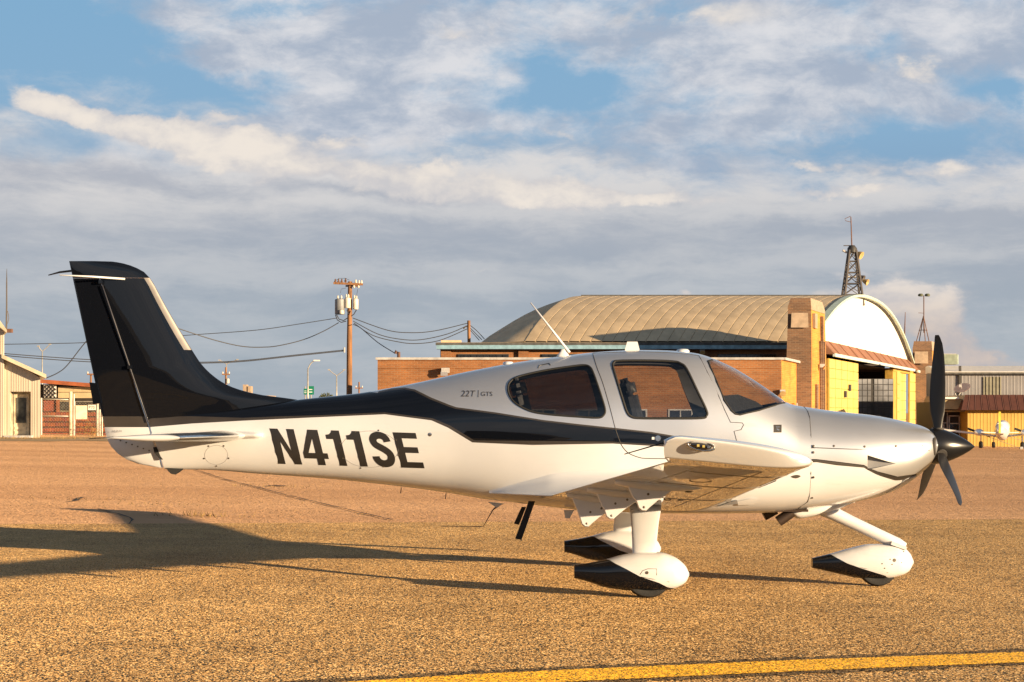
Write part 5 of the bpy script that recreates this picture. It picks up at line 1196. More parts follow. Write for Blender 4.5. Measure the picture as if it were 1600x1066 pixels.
for px_, py_ in ((1346, 434), (1352, 440)): mb = MB(); mb.lathe(at(px_, py_, ZT), Vector((1, -0.6, -0.5)), [(-0.2, 0.1), (0.05, 0.2), (0.2, 0.24), (0.2, 0.2), (0.1, 0.03)], 12); mb.build('flood_lamp', M['lampbrass'] if px_ > 1350 else M['steel'], LT)
MB().tube([at(1336, 440, ZT), at(1350, 438, ZT)], 0.04, 5).build('lamp_bracket', M['steel'], LT)
mb = MB(); mb.box(at(1330, 433, ZT), (0.8, 0.8, 0.08)); mb.build('platform', M['coping'], LT)
b3 = at(1443.5, 534, 174)
TR = thing('tripod_mast', 'slim tripod mast with twin lamps on the far brick tower', 'mast', (b3.x, b3.y, b3.z))
ap = at(1443, 494, 174)
for dx, dy in ((-0.72, 0.4), (0.66, 0.4), (0.0, -0.8), (-0.3, 1.0)): MB().tube([b3 + Vector((dx, dy, -0.5)), ap], 0.04, 5).build('leg', M['rust'], TR)
for f in (0.45,):
    MB().tube([b3.lerp(ap, f) + Vector((-0.38, 0.2, 0)), b3.lerp(ap, f) + Vector((0.36, 0.2, 0)), b3.lerp(ap, f) + Vector((0, -0.45, 0))], 0.025, 5, closed=True).build('strut', M['rust'], TR)
MB().tube([at(1443.5, 520, 174), at(1443.5, 462, 174)], 0.045, 6).build('mast', M['rust'], TR)
MB().tube([at(1435, 489, 174), at(1444, 489.5, 174)], 0.02, 5).build('wind_vane', M['rust'], TR)
for px_ in (1438.5, 1449): mb = MB(); mb.rings([[at(px_, 461.5, 174) + Vector((0.24 * f * math.cos(t), 0.2 * f * math.sin(t), z)) for t in np.linspace(0, 6.283, 13)[:-1]] for f, z in ((0.6, 0.14), (1, 0.05), (1, -0.05), (0.7, -0.1))]); mb.build('lamp', M['lampgreen'], TR, True, angle=40)
w0 = at(1413.5, 560, 210); WM = thing('whip_mast', 'thin radio mast rising behind the arched hangar', 'mast', (w0.x, 210, gz(w0.x)))
MB().tube([(w0.x, 210, gz(w0.x)), at(1413.5, 520, 210), at(1414.5, 488, 210)], [0.09, 0.07, 0.03], 6).build('pole', M['rust'], WM)

# dark metal hangar behind the camera: it is what the polished fin and side stripe mirror
HB = thing('dark_hangar', 'dark metal hangar behind the photographer mirrored in the black fin', 'hangar', (-30, -46, gz(-30)))
MB().prism([(-62, -40, -0.5), (-19, -40, -0.5), (-19, -40, 4.6), (-24, -40, 6.4), (-44, -40, 8.6), (-62, -40, 7.0)], (0, -30, 0)).build('wall', M['interior'], HB)
MB().prism([(-18.9, -40.5, -0.5), (-12.6, -40.5, -0.5), (-12.6, -40.5, 2.4), (-18.9, -40.5, 4.3)], (0, -22, 0)).build('lean_to', M['interior'], HB)
for k in range(4): MB().box((-56 + k * 9, -39.96, 2.6), (7.4, 0.1, 5.6)).build('door', M['mullion'], HB)
# ------------------------------------------------------------------ right: grey hangar, office, small aeroplane
M['greymetal'] = mat('grey metal siding', (0.20, 0.195, 0.205), 0.55, 0.2, var=0.08, scale=0.5)
M['greenmetal'] = mat('olive grey siding', (0.21, 0.20, 0.15), 0.6, 0.2)
M['whiteroof'] = mat('pale metal roof', (0.72, 0.68, 0.62), 0.5, 0.1, var=0.06)
M['mansard'] = mat('dark red metal roof', (0.085, 0.032, 0.022), 0.5, 0.1, var=0.1)
M['yellowwall'] = mat('mustard siding', (0.46, 0.30, 0.06), 0.6, var=0.08, scale=0.6)
M['beigeband'] = mat('beige metal band', (0.36, 0.29, 0.15), 0.6, var=0.1)
M['entry'] = mat('dark entry recess', (0.03, 0.022, 0.018), 0.7)
M['alu'] = mat('aluminium frame', (0.45, 0.40, 0.34), 0.4, 0.5)
def ribbed(mb, x0, x1, y, z0, z1, pitch, depth, mi=0, zt=None):
    """corrugated sheet facing the camera"""
    n = int((x1 - x0) / pitch); P = []
    for i in range(n):
        x = x0 + i * pitch
        P += [(x, 0), (x + pitch * .7, 0), (x + pitch * .78, -depth), (x + pitch * .92, -depth)]
    P.append((x1, 0)); tf = zt or (lambda x: z1)
    mb.rings([[(x, y + d, z0) for x, d in P], [(x, y + d, tf(x)) for x, d in P]], cap=False, closed=False, mi=mi)
ZG = 137.0; gx0, gx1 = at(1466, 0, ZG).x, 44.0; G = lambda y: HC - (y - H0) * ZG / F
GH = thing('grey_hangar', 'long grey metal-sided hangar with a pale roof edge behind the yellow office', 'hangar', (gx0, ZG, gz(gx0)))
mb = MB(); ribbed(mb, gx0, gx1, ZG, -1.2, G(583), 0.24, 0.010); mb.build('wall', M['greymetal'], GH)
mb = MB(); mb.box(((gx0 + gx1)/2, ZG + 2, (G(583) - 1.2)/2), (gx1 - gx0, 3.9, G(583) + 1.2)); mb.build('wall_core', M['greymetal'], GH)
mb = MB(); mb.prism([(gx0, ZG - 0.3, G(582)), (gx0, ZG - 0.3, G(581)), (gx0, ZG + 3.5, G(570)), (gx0, ZG + 4.2, G(571)), (gx0, ZG + 4.2, G(582))], (gx1 - gx0, 0, 0)); mb.build('roof', M['whiteroof'], GH)
mb = MB(); mb.box(((gx0 + gx1)/2, ZG - 0.34, G(583.5)), (gx1 - gx0, 0.1, 0.14)); mb.build('roof_edge', M['roofedge'], GH)
c = at(1499.5, 600, ZG); mb = MB(); mb.box((c.x, ZG - 0.1, 2.2), (0.16, 0.12, 5.0)); mb.build('downpipe', M['mullion'], GH)
A_, B_ = at(1536, 589, ZG), at(1564, 640, ZG); mb = MB(); ribbed(mb, A_.x, B_.x, ZG - 0.08, B_.z, A_.z, 0.24, 0.05); mb.build('patch_panel', M['greenmetal'], GH)
c = at(1482, 562, ZG + 5); AC = thing('roof_unit', 'grey-green boxy air handling unit on the pale hangar roof', 'air conditioner', (c.x - 0.1, c.y, G(571)))
mb = MB(); mb.box((c.x, c.y, c.z), (1.05, 1.2, 0.72)); mb.build('casing', mat('grey green casing', (0.20, 0.24, 0.19), 0.5), AC)
mb = MB(); mb.box((c.x + 0.56, c.y, c.z), (0.06, 1.1, 0.68)); mb.build('side_panel', M['palegreen'], AC)
mb = MB(); mb.box((c.x, c.y, c.z + 0.38), (0.9, 1.0, 0.06)); mb.build('lid', M['coping'], AC)

ZO = 116.0; O = lambda y, Z=ZO: HC - (y - H0) * Z / F
ox0, ox1 = at(1512, 0, ZO).x, 48.0
OF = thing('yellow_office', 'mustard yellow metal office with a dark red mansard roof and glazed entry', 'building', (ox0, ZO, gz(ox0)))
mb = MB(); ribbed(mb, ox0, ox1, ZO, gz(40) - 0.6, O(640), 0.20, 0.014); mb.build('wall', M['yellowwall'], OF)
mb = MB(); mb.box(((ox0 + ox1)/2, ZO + 6, 0.5), (ox1 - ox0 - .02, 11.8, 2 * (O(640) - 0.5))); mb.build('wall_core', M['yellowwall'], OF)
# mansard in separate sheets
m0, m1 = at(1501, 0, ZO - .6).x, 48.2; t0 = at(1507, 0, ZO).x; nsh = 52; pw = (m1 - m0) / nsh
for i in range(nsh):
    xa, xb = m0 + pw * i, m0 + pw * (i + 1) - 0.03; sh = lambda x: x + (t0 - m0) * max(0, 1 - (x - m0) / 1.5)
    mb = MB(); mb.rings([[(xa, ZO - 0.75, O(641, ZO - .7)), (xb - .08, ZO - 0.75, O(641, ZO - .7)), (xb - .04, ZO - 0.78, O(641, ZO - .7)), (xb, ZO - 0.75, O(641, ZO - .7))], [(sh(xa), ZO - 0.15, O(617)), (sh(xb) - .08, ZO - 0.15, O(617)), (sh(xb) - .04, ZO - 0.18, O(617)), (sh(xb), ZO - 0.15, O(617))]], cap=False, closed=False); mb.build('roof_panel', M['mansard'], OF)
mb = MB(); mb.prism([(m0 + .03, ZO - 0.7, O(641, ZO - .7)), (t0 + .03, ZO - 0.12, O(617.5)), (t0 + .03, ZO + 11, O(617.5)), (m0 + .03, ZO + 11, O(641))], (m1 - m0 - .1, 0, 0)); mb.build('roof_core', M['mansard'], OF)
# entry block left of the office
q0, q1 = at(1464, 0, ZO + 1).x, ox0
mb = MB(); mb.box(((q0 + q1)/2 - .05, ZO + 1, (O(622) + O(641))/2), (q1 - q0 - 0.3, 1.4, O(622) - O(641) - .1)); mb.build('entry_fascia', M['beigeband'], OF)
mb = MB(); mb.box(((q0 + q1)/2 - .3, ZO + 0.9, O(622)), (q1 - q0 - 0.4, 1.7, 0.12)); mb.build('entry_cap', M['whiteroof'], OF)
mb = MB(); mb.box(((q0 + q1)/2, ZO + 4.5, 0.8), (q1 - q0 - .02, 5, 2.6)); mb.build('entry_recess', M['entry'], OF)
mb = MB(); mb.box(((q0 + q1)/2, ZO + 1.3, O(642.5)), (q1 - q0, 1.2, 0.10)); mb.build('entry_soffit', M['beigeband'], OF)
ED = lambda x, y: at(x, y, ZO + 1.9)
def frame(pts, r, m, name, parent):
    mb = MB()
    for a_, b_ in pts: mb.span(ED(*a_), ED(*b_), 0.08, r)
    return mb.build(name, m, parent)
df = frame([((1482, 650), (1499, 650)), ((1483, 650), (1483, 692)), ((1499, 650), (1499, 692)), ((1482, 662), (1499, 662))], 0.07, M['alu'], 'entry_door', OF)
mb = MB(); mb.prism([ED(1484.5, 690), ED(1497.5, 690), ED(1497.5, 663), ED(1484.5, 663)], (0, 0.03, 0)); mb.build('pane', M['darkglass'], df)
frame([((1500, 662), (1511.5, 662)), ((1468, 661), (1480, 661)), ((1500, 676), (1511.5, 676)), ((1480, 645), (1480, 692))], 0.05, M['alu'], 'window_frame', OF)
mb = MB(); mb.prism([ED(1469, 668.5), ED(1475.5, 668.5), ED(1475.5, 663), ED(1469, 663)], (0, -0.04, 0)); mb.build('notice', M['coping'], OF)
mb = MB(); mb.box(at(1471, 678, ZO + 1.5), (0.5, 0.4, 0.7)); tag(mb.build('white_bin', M['coping'], loc=at(1471, 686, ZO + 1.5)), 'white bin beside the glazed office entry', 'bin')
c = at(1504, 608, ZO + 2); SD = thing('satellite_dish', 'pale satellite dish tilted up above the office entry roof', 'satellite dish', at(1497, 621, ZO + 2))
axis = Vector((-0.35, -0.45, 0.85)).normalized(); mb = MB(); mb.lathe(c, axis, [(0.10, 0.50), (0.03, 0.36), (0.0, 0.18), (0.0, 0.02), (-0.03, 0.02), (-0.03, 0.18), (0.0, 0.37), (0.08, 0.5)], 20); mb.build('dish', mat('faded pinkish dish', (0.55, 0.42, 0.36), 0.6), SD, True, angle=60)
MB().tube([c + axis * 0.02 + Vector((-0.1, -0.2, 0)), c + axis * 0.35, c + axis * 0.42], 0.02, 5).build('feed_arm', M['coping'], SD); mb = MB(); mb.box(at(1500, 603, ZO + 1.7), (0.14, 0.12, 0.16)); mb.build('feed_horn', M['coping'], SD)
MB().tube([c - axis * 0.05, at(1499, 616, ZO + 2), at(1497, 621, ZO + 2)], 0.035, 6).build('stand', M['coping'], SD); MB().tube([at(1495, 611, ZO + 2), at(1492, 615, ZO + 2), at(1494, 620, ZO + 2)], 0.05, 6).build('bracket', M['coping'], SD)

# small twin-engined aeroplane seen from behind
ZP = 107.0; PP = lambda x, y, d=0.0: at(x, y, ZP + d)
M['pwhite'] = mat('white aircraft paint', (0.74, 0.72, 0.68), 0.35, 0, 0.5); M['pyellow'] = mat('yellow aircraft paint', (0.75, 0.55, 0.05), 0.4, 0, 0.5)
cx_ = PP(1566, 0).x; TA = thing('twin_engine_aeroplane', 'small white and yellow twin-engined aeroplane parked tail-on by the yellow office', 'aeroplane', (cx_, ZP, gz(cx_)))
el = lambda px, py, rx, rz, d: [PP(px, py, d) + Vector((rx * math.cos(t), 0, rz * math.sin(t))) for t in np.linspace(0, 6.2832, 17)[:-1]]
MB().rings([el(1561, 676, 0.06, 0.08, -3.2), el(1562, 675, 0.22, 0.26, -2.2), el(1565, 674, 0.36, 0.42, -1.0), el(1566, 675, 0.42, 0.46, 0.0), el(1566, 676, 0.42, 0.44, 1.5), el(1566, 677, 0.3, 0.3, 2.6), el(1566, 678, 0.08, 0.08, 3.4)]).build('fuselage', M['pwhite'], TA, True, angle=60)
MB().rings([el(1566, 668.5, 0.38, 0.30, -0.9), el(1566.5, 666.5, 0.40, 0.34, -0.2), el(1566.5, 667, 0.38, 0.30, 0.6), el(1566, 672, 0.2, 0.1, 1.3)]).build('canopy', M['pwhite'], TA, True, angle=60)
mb = MB(); mb.prism([PP(1560.5, 677, -3.4), PP(1560.5, 677, -1.7), PP(1560.5, 645, -2.8), PP(1560.5, 643.5, -3.3)], (0.11, 0, 0)); mb.build('fin', M['pyellow'], TA)
def slab(name, pts, th, m):
    mb = MB(); mb.prism(pts, (0, 0, th)); return mb.build(name, m, TA)
slab('tailplane', [PP(1533, 676, -3.3), PP(1561, 677.5, -3.3), PP(1561, 677.5, -2.3), PP(1533, 676, -2.6)], 0.05, M['pwhite']); slab('tailplane', [PP(1562, 677.5, -3.3), PP(1592, 676.5, -3.3), PP(1592, 676.5, -2.6), PP(1562, 677.5, -2.3)], 0.05, M['pwhite'])
slab('wing', [PP(1470, 672.5, 0.3), PP(1560, 683, -0.3), PP(1560, 684, 1.3), PP(1470, 672.5, 1.1)], 0.1, M['pwhite']); slab('wing', [PP(1572, 683, -0.3), PP(1662, 673, 0.3), PP(1662, 673, 1.1), PP(1572, 684, 1.3)], 0.1, M['pwhite'])
for px_ in (1529.5, 1602.5):
    nc_ = MB().rings([el(px_, 678, 0.06, 0.05, -1.2), el(px_, 676.5, 0.26, 0.16, -0.3), el(px_, 675.5, 0.28, 0.20, 0.9), el(px_, 676, 0.2, 0.16, 1.7)]).build('engine_nacelle', M['pwhite'], TA, True, angle=60)
    cN = PP(px_, 676, 1.9); MB().span(cN + Vector((-0.62, 0, 0.22)), cN + Vector((0.62, 0, -0.22)), 0.05, 0.12).build('propeller', M['prop'], nc_)
    gx_ = PP(px_ + (3 if px_ < 1560 else -5), 0).x; gy_ = gz(gx_); MB().lathe((gx_, ZP, gy_ + 0.19), (1, 0, 0), [(-0.08, 0.08), (-0.08, 0.17), (-0.04, 0.19), (0.04, 0.19), (0.08, 0.17), (0.08, 0.08)], 18).build('wheel', M['rubber'], TA, True, angle=50)
    MB().tube([(gx_, ZP, gy_ + 0.19), (gx_, ZP, gy_ + 0.72)], 0.035, 6).build('gear_leg', M['chrome'], TA)
gx_ = PP(1568.5, 0).x; MB().lathe((gx_, ZP + 2.3, gz(gx_) + 0.17), (1, 0, 0), [(-0.06, 0.08), (-0.07, 0.15), (-0.03, 0.17), (0.03, 0.17), (0.07, 0.15), (0.06, 0.08)], 18).build('wheel', M['rubber'], TA, True, angle=50); MB().tube([(gx_, ZP + 2.3, gz(gx_) + .17), (gx_, ZP + 2.2, gz(gx_) + 0.6)], 0.03, 6).build('gear_leg', M['chrome'], TA)
for px_ in (1584, 1544):
    g_ = gpt(px_, 698.5); g_.y = ZP - 1.4; g_.z = gz(g_.x); mb = MB(); mb.tube([g_ + Vector((0, 0, 0.04)), PP(px_ - (4 if px_ > 1560 else -4), 684, -0.5)], 0.012, 5); mb.build('tie_down_strap', M['coping'], TA); 
    mb = MB(); mb.box(g_ + Vector((0, 0, 0.07)), (0.16, 0.16, 0.13)); mb.build('anchor_block', M['coping'], TA)

# ------------------------------------------------------------------ left: metal shed, red-roofed house, fence
M['shed'] = mat('cream corrugated metal', (0.50, 0.435, 0.34), 0.5, 0.1, var=0.08, scale=0.7, stretch=(1, 1, 0.3)); M['shedtrim'] = mat('pale roof trim', (0.58, 0.50, 0.36), 0.5)
M['oldwhite'] = mat('dirty white paint', (0.58, 0.50, 0.36), 0.7, var=0.25, scale=2.5)
M['foggy'] = mat('fogged glass', (0.10, 0.105, 0.09), 0.3, var=0.5, scale=1.5)
ZL = 86.0; S_ = lambda x, y, d=0.0: at(x, y, ZL + d); sz = lambda y: HC - (y - H0) * ZL / F
SH_ = thing('metal_shed', 'cream corrugated metal shed with a lean-to and a weathered white door', 'shed', (S_(36, 0).x, ZL, gz(S_(36, 0).x)))
sx = lambda p: S_(p, 0).x
mb = MB(); zl = lambda x: sz(559) + (sz(590.5) - sz(559)) * (x - sx(8)) / (sx(63) - sx(8))
g0 = gz(sx(40)) - 0.25
d0, d1, zd = sx(15.5), sx(48), sz(612)
ribbed(mb, sx(1), d0, ZL, g0, 0, 0.105, 0.012, zt=zl); ribbed(mb, d1, sx(63), ZL, g0, 0, 0.105, 0.012, zt=zl); ribbed(mb, d0, d1, ZL, zd, 0, 0.105, 0.012, zt=zl)
mb.build('lean_to_wall', M['shed'], SH_)
mb = MB(); mb.poly([(sx(63), ZL, g0), (sx(63) - 2.6, ZL + 9, g0), (sx(63) - 2.6, ZL + 9, zl(sx(63))), (sx(63), ZL, zl(sx(63)))]); mb.build('side_wall', M['shed'], SH_)
mb = MB(); a_, b_ = S_(7, 554), S_(76.5, 585.5); mb.prism([a_ + Vector((0, -0.5, 0)), b_ + Vector((0, -0.5, 0)), b_ + Vector((0, -0.5, -0.17)), a_ + Vector((0, -0.5, -0.17))], (-2.75, 9.5, 0)); mb.build('lean_to_roof', M['shedtrim'], SH_)
mb = MB(); zt2 = lambda x: sz(500) + (sz(513) - sz(500)) * (x - sx(0)) / (sx(9) - sx(0)) if x > sx(-60) else sz(440)
ribbed(mb, sx(-90), sx(8.6), ZL - 0.25, g0, 0, 0.105, 0.012, zt=lambda x: sz(510) - (sz(510) - sz(458)) * min(1, (sx(8.6) - x) / (sx(8.6) - sx(-40)))); mb.build('tall_wall', M['shed'], SH_)
mb = MB(); mb.poly([(sx(8.6), ZL - .25, g0), (sx(8.6) - 3.6, ZL + 12, g0), (sx(8.6) - 3.6, ZL + 12, sz(515)), (sx(8.6), ZL - .25, sz(515))]); mb.build('tall_side_wall', M['shed'], SH_)
mb = MB(); a_, b_, c_ = S_(-40, 455), S_(8, 503), S_(18, 517); mb.prism([a_ + Vector((0, -0.8, 0)), b_ + Vector((0, -0.8, 0)), c_ + Vector((0, -0.8, 0)), c_ + Vector((0, -0.8, -0.12)), b_ + Vector((-.1, -0.8, -0.2)), a_ + Vector((0, -0.8, -0.25))], (-3.75, 12.5, 0)); mb.build('tall_roof', M['shedtrim'], SH_)
mb = MB(); mb.box(S_(15, 517, -0.6), (0.22, 0.3, 0.16)); mb.build('gutter_end', M['rust'], SH_)
# recessed doorway
mb = MB(); mb.poly([(d1, ZL, g0), (d1, ZL + .55, g0), (d1, ZL + .55, zd), (d1, ZL, zd)]); mb.poly([(d0, ZL, g0), (d0, ZL + .55, g0), (d0, ZL + .55, zd), (d0, ZL, zd)]); mb.poly([(d0, ZL, zd), (d1, ZL, zd), (d1, ZL + .55, zd), (d0, ZL + .55, zd)]); mb.poly([(d0, ZL + .56, g0), (d1, ZL + .56, g0), (d1, ZL + .56, zd), (d0, ZL + .56, zd)]); mb.build('doorway', M['oldwhite'], SH_)
dx0, dx1 = sx(17), sx(41); dr = MB(); dr.box(((dx0 + dx1)/2, ZL + 0.5, (sz(616) + sz(683))/2), (dx1 - dx0, 0.06, sz(616) - sz(683))); door_ = dr.build('door', M['oldwhite'], SH_)
mb = MB(); mb.box((sx(29), ZL + 0.46, (sz(621.5) + sz(661))/2), (sx(36.5) - sx(21.5), 0.04, sz(621.5) - sz(661))); mb.build('pane', M['foggy'], door_)
for y_ in (669, 676): mb = MB(); mb.box((sx(28), ZL + 0.46, sz(y_)), (sx(37) - sx(19), 0.03, 0.12)); mb.build('kick_board', M['shedtrim'], door_)
mb = MB(); mb.box((sx(30), ZL + 0.2, gz(sx(30)) + 0.04), (1.2, 1.0, 0.1)); mb.build('step', M['coping'], SH_)
m0_ = S_(10, 500, 2); ms = thing('radio_mast', 'thin dark mast standing above the cream metal shed', 'mast', (m0_.x, m0_.y, sz(508))); MB().tube([(m0_.x, m0_.y, sz(512)), at(10.5, 478, ZL + 2), at(10.5, 442, ZL + 2), at(10.6, 420, ZL + 2)], [0.04, 0.035, 0.03, 0.008], 6).build('pole', M['steel'], ms); MB().tube([at(12, 486, ZL + 2), at(14, 497, ZL + 2), at(12, 506, ZL + 2)], 0.015, 4).build('cable', M['steel'], ms)

ZH = 98.0; Hh = lambda x, y, d=0.0: at(x, y, ZH + d); hz = lambda y: HC - (y - H0) * ZH / F
M['redfascia'] = mat('rusty red fascia', (0.30, 0.085, 0.03), 0.7, var=0.2, scale=1.5); M['siding'] = mat('cream siding', (0.47, 0.36, 0.21), 0.7, var=0.1)
M['redbrick'] = brick('red block wall', (0.34, 0.075, 0.035), (0.24, 0.05, 0.03), (0.16, 0.07, 0.05), 'x'); M['galv'] = mat('galvanised pipe', (0.44, 0.41, 0.35), 0.5, 0.4)
RH = thing('red_roofed_house', 'low house with a rusty red roof edge, cream boards and red block walls', 'building', (Hh(120, 0).x, ZH, gz(Hh(120, 0).x)))
hx = lambda p: Hh(p, 0).x
mb = MB(); a_, b_ = Hh(45, 591.4), Hh(175, 601.5); mb.prism([a_, b_, b_ - Vector((0, 0, 0.19)), a_ - Vector((0, 0, 0.19))], (0, 0.3, 0)); mb.build('fascia', M['redfascia'], RH)
mb = MB(); mb.prism([a_ + Vector((0, .3, -.02)), b_ + Vector((0, .3, -.02)), b_ + Vector((0, 9, -0.3)), a_ + Vector((0, 9, -0.3))], (0, 0, -0.08)); mb.build('roof', M['roofedge'], RH)
mb = MB(); mb.box((hx(110), ZH + 1.4, (hz(600) + hz(690))/2), (hx(178) - hx(42), 0.2, hz(600) - hz(690))); mb.build('wall', M['entry'], RH)
for y0_, y1_ in ((604.5, 612.5), (613.3, 622)):
    for p0_, p1_ in ((87.5, 111), (111.3, 145)): mb = MB(); mb.box(((hx(p0_) + hx(p1_))/2, ZH + 0.5, (hz(y0_) + hz(y1_))/2), (hx(p1_) - hx(p0_), 0.1, hz(y0_) - hz(y1_))); mb.build('board', M['siding'], RH)
lat = MB(); lx0, lx1, lz0, lz1 = hx(66.5), hx(86), hz(621), hz(601); W_ = lx1 - lx0
lat.box(((lx0 + lx1)/2, ZH + 0.25, (lz0 + lz1)/2), (W_, 0.05, lz1 - lz0)); lat.build('lattice_backing', M['cream'], RH)
n_ = 9
for k in range(-n_, n_ + 1):
    for s_ in (1, -1):
        p_ = []; 
        for t in np.linspace(0, 1, 30):
            x = lx0 + W_ * t; z = lz0 + (lz1 - lz0) * (s_ * t + k / 3.2)
            if lz0 <= z <= lz1: p_.append((x, z))
        if len(p_) > 2: mb = MB(); mb.span((p_[0][0], ZH + 0.18 - s_ * 0.03, p_[0][1]), (p_[-1][0], ZH + 0.18 - s_ * 0.03, p_[-1][1]), 0.03, 0.045); mb.build('lattice_slat', M['entry'], RH)
mb = MB(); mb.box((hx(117), ZH + 0.85, (hz(626) + hz(645))/2), (hx(175) - hx(60), 0.2, hz(626) - hz(645))); 
mb = MB(); mb.box((hx(74), ZH + 0.7, (hz(626) + hz(643))/2), (hx(84.5) - hx(63), 0.15, hz(626) - hz(643))); mb.build('block_wall', M['redbrick'], RH)
mb = MB(); mb.box((hx(86), ZH + 0.62, (hz(624) + hz(684))/2), (0.12, 0.2, hz(624) - hz(684))); mb.build('post', M['redfascia'], RH)
w_ = MB().box((hx(97), ZH + 0.8, (hz(626) + hz(643))/2), (hx(106) - hx(88), 0.1, hz(626) - hz(643))).build('window', M['siding'], RH)
for p_ in (92.5, 101.5): MB().box((hx(p_), ZH + 0.72, hz(634.5)), (hx(97) - hx(89.5), 0.05, hz(627.5) - hz(642))).build('pane', M['foggy'] if p_ < 95 else M['darkglass'], w_)
mb = MB(); mb.box((hx(117), ZH + 0.3, (hz(644) + hz(690))/2), (hx(178) - hx(60), 0.2, hz(644) - hz(690))); bw_ = mb.build('block_wall', M['entry'], RH)
random.seed(3)
for r_ in range(5):
    for c_ in range(30):
        x = hx(56) + 0.125 * (c_ + (0.5 if r_ % 2 else 0)); 
        if x > hx(176): break
        mb = MB(); mb.box((x, ZH + 0.18, hz(647.5 + r_ * 8)), (0.105, 0.06 + random.uniform(-.02, .03), 0.19)); mb.build('block', M['redfascia'] if random.random() < .55 else M['redbrick'], bw_)
# fence and gate with its signs
ZF = 95.0; f_ = lambda x, y: at(x, y, ZF); fzz = lambda y: HC - (y - H0) * ZF / F; fx = lambda p: f_(p, 0).x
FN = thing('chain_link_fence', 'galvanised chain-link fence and gate in front of the red-roofed house', 'fence', (fx(110), ZF, gz(fx(110))))
gb = gz(fx(110)) - 0.05
for p_, w_, y_ in ((110.5, 0.085, 612), (115.5, 0.05, 616), (152.5, 0.05, 630), (156, 0.04, 640), (159.5, 0.04, 632), (64.5, 0.05, 622)): MB().tube([(fx(p_), ZF, gb), (fx(p_), ZF, fzz(y_))], w_, 10).build('post', M['galv'] if p_ != 110.5 else M['oldwhite'], FN, True, angle=40)
for a_, b_ in (((63, 623.5), (110, 624.5)), ((63, 650), (110, 650.5)), ((63, 683), (110, 683.5))): MB().tube([f_(*a_), f_(*b_)], 0.03, 8).build('rail', M['galv'], FN, True)
gt = MB().tube([f_(117, 627.5), f_(151, 627.5), f_(151, 684), f_(117, 684)], 0.03, 8, closed=True).build('gate_frame', M['galv'], FN, True)
mesh = MB()
for p0_, p1_, y0_, y1_ in ((64, 110, 624, 683), (118, 150, 628, 683)):
    X0, X1, Zb, Zt_ = fx(p0_), fx(p1_), fzz(y1_), fzz(y0_); hh = Zt_ - Zb; q = X0 - hh
    while q < X1:
        for s_ in (1, -1):
            a_ = max(X0, q); b_ = min(X1, q + hh)
            za, zb2 = (a_ - q), (b_ - q)
            if b_ > a_:
                if s_ < 0: za, zb2 = hh - za, hh - zb2
                mesh.tube([(a_, ZF + .01 * s_, Zb + za), (b_, ZF + .01 * s_, Zb + zb2)], 0.0035, 3, cap=False)
        q += 0.14
mo = mesh.build('wire_mesh', M['galv'], FN); mo['kind'] = 'stuff'
sg = MB().box(f_(127.5, 644.5) + Vector((0, -0.06, 0)), (0.55, 0.03, 0.66)).build('blank_sign', mat('blank cream sign board', (0.75, 0.66, 0.48), 0.6), loc=f_(127.5, 644.5)); tag(sg, 'large blank cream sign board hung on the chain-link gate', 'sign')
sg = MB().box(f_(144, 636.8) + Vector((0, -0.06, 0)), (0.37, 0.03, 0.25)).build('number_sign', mat('white sign board', (0.72, 0.68, 0.6), 0.5), loc=f_(144, 636.8)); tag(sg, 'small white sign with dark characters beside the blank board on the gate', 'sign')
flat_text('sign_lettering', 'P70', f_(139.6, 639.2) + Vector((0, -0.08, 0)), (0.27, 0, 0), (0, 0, 0.15), M['letter'], sg)
# dry tumbleweed against the fence
c = gpt(82, 684.5); c.y = ZF - 0.5; c.z = gz(c.x); bush = MB()
for _ in range(420):
    p_ = c + Vector((random.gauss(0, 0.33), random.gauss(0, 0.2), abs(random.gauss(0.32, 0.24)))); d_ = Vector((random.uniform(-1, 1), random.uniform(-1, 1), random.uniform(-.4, 1))).normalized() * random.uniform(.06, .16); s_ = Vector((random.uniform(-1, 1), random.uniform(-1, 1), random.uniform(-1, 1))).normalized() * .012
    bush.poly([p_ - s_, p_ + s_, p_ + d_])
tag(bush.build('dry_bush', M['drygrass'], loc=c), 'brown dried bush against the chain-link fence', 'bush')

# sandy strip with weeds along the foot of the left-hand buildings
mb = MB(); e_ = [gpt(x, y) for x, y in ((-60, 690.5), (20, 689), (75, 690), (120, 688.5), (170, 689.5), (240, 688))]; f2 = [gpt(x, y) for x, y in ((-60, 682), (20, 682.5), (75, 683), (120, 683), (170, 683.5), (240, 683.5))]
for i in range(5): mb.poly([(q.x, q.y, gz(q.x) + 0.004) for q in (e_[i], e_[i+1], f2[i+1], f2[i])])
tag(mb.build('dirt_strip', mat('sandy dirt', (0.50, 0.32, 0.14), 0.95, var=0.25, scale=3, bump=0.5)), kind='structure')
for px_ in range(4, 165, 12): weeds(px_ + random.uniform(-5, 5), 685.5, 36, 0.45, 0.16)
for px_ in (1480, 1535, 1575): weeds(px_, 697.5, 30, 0.5, 0.10)
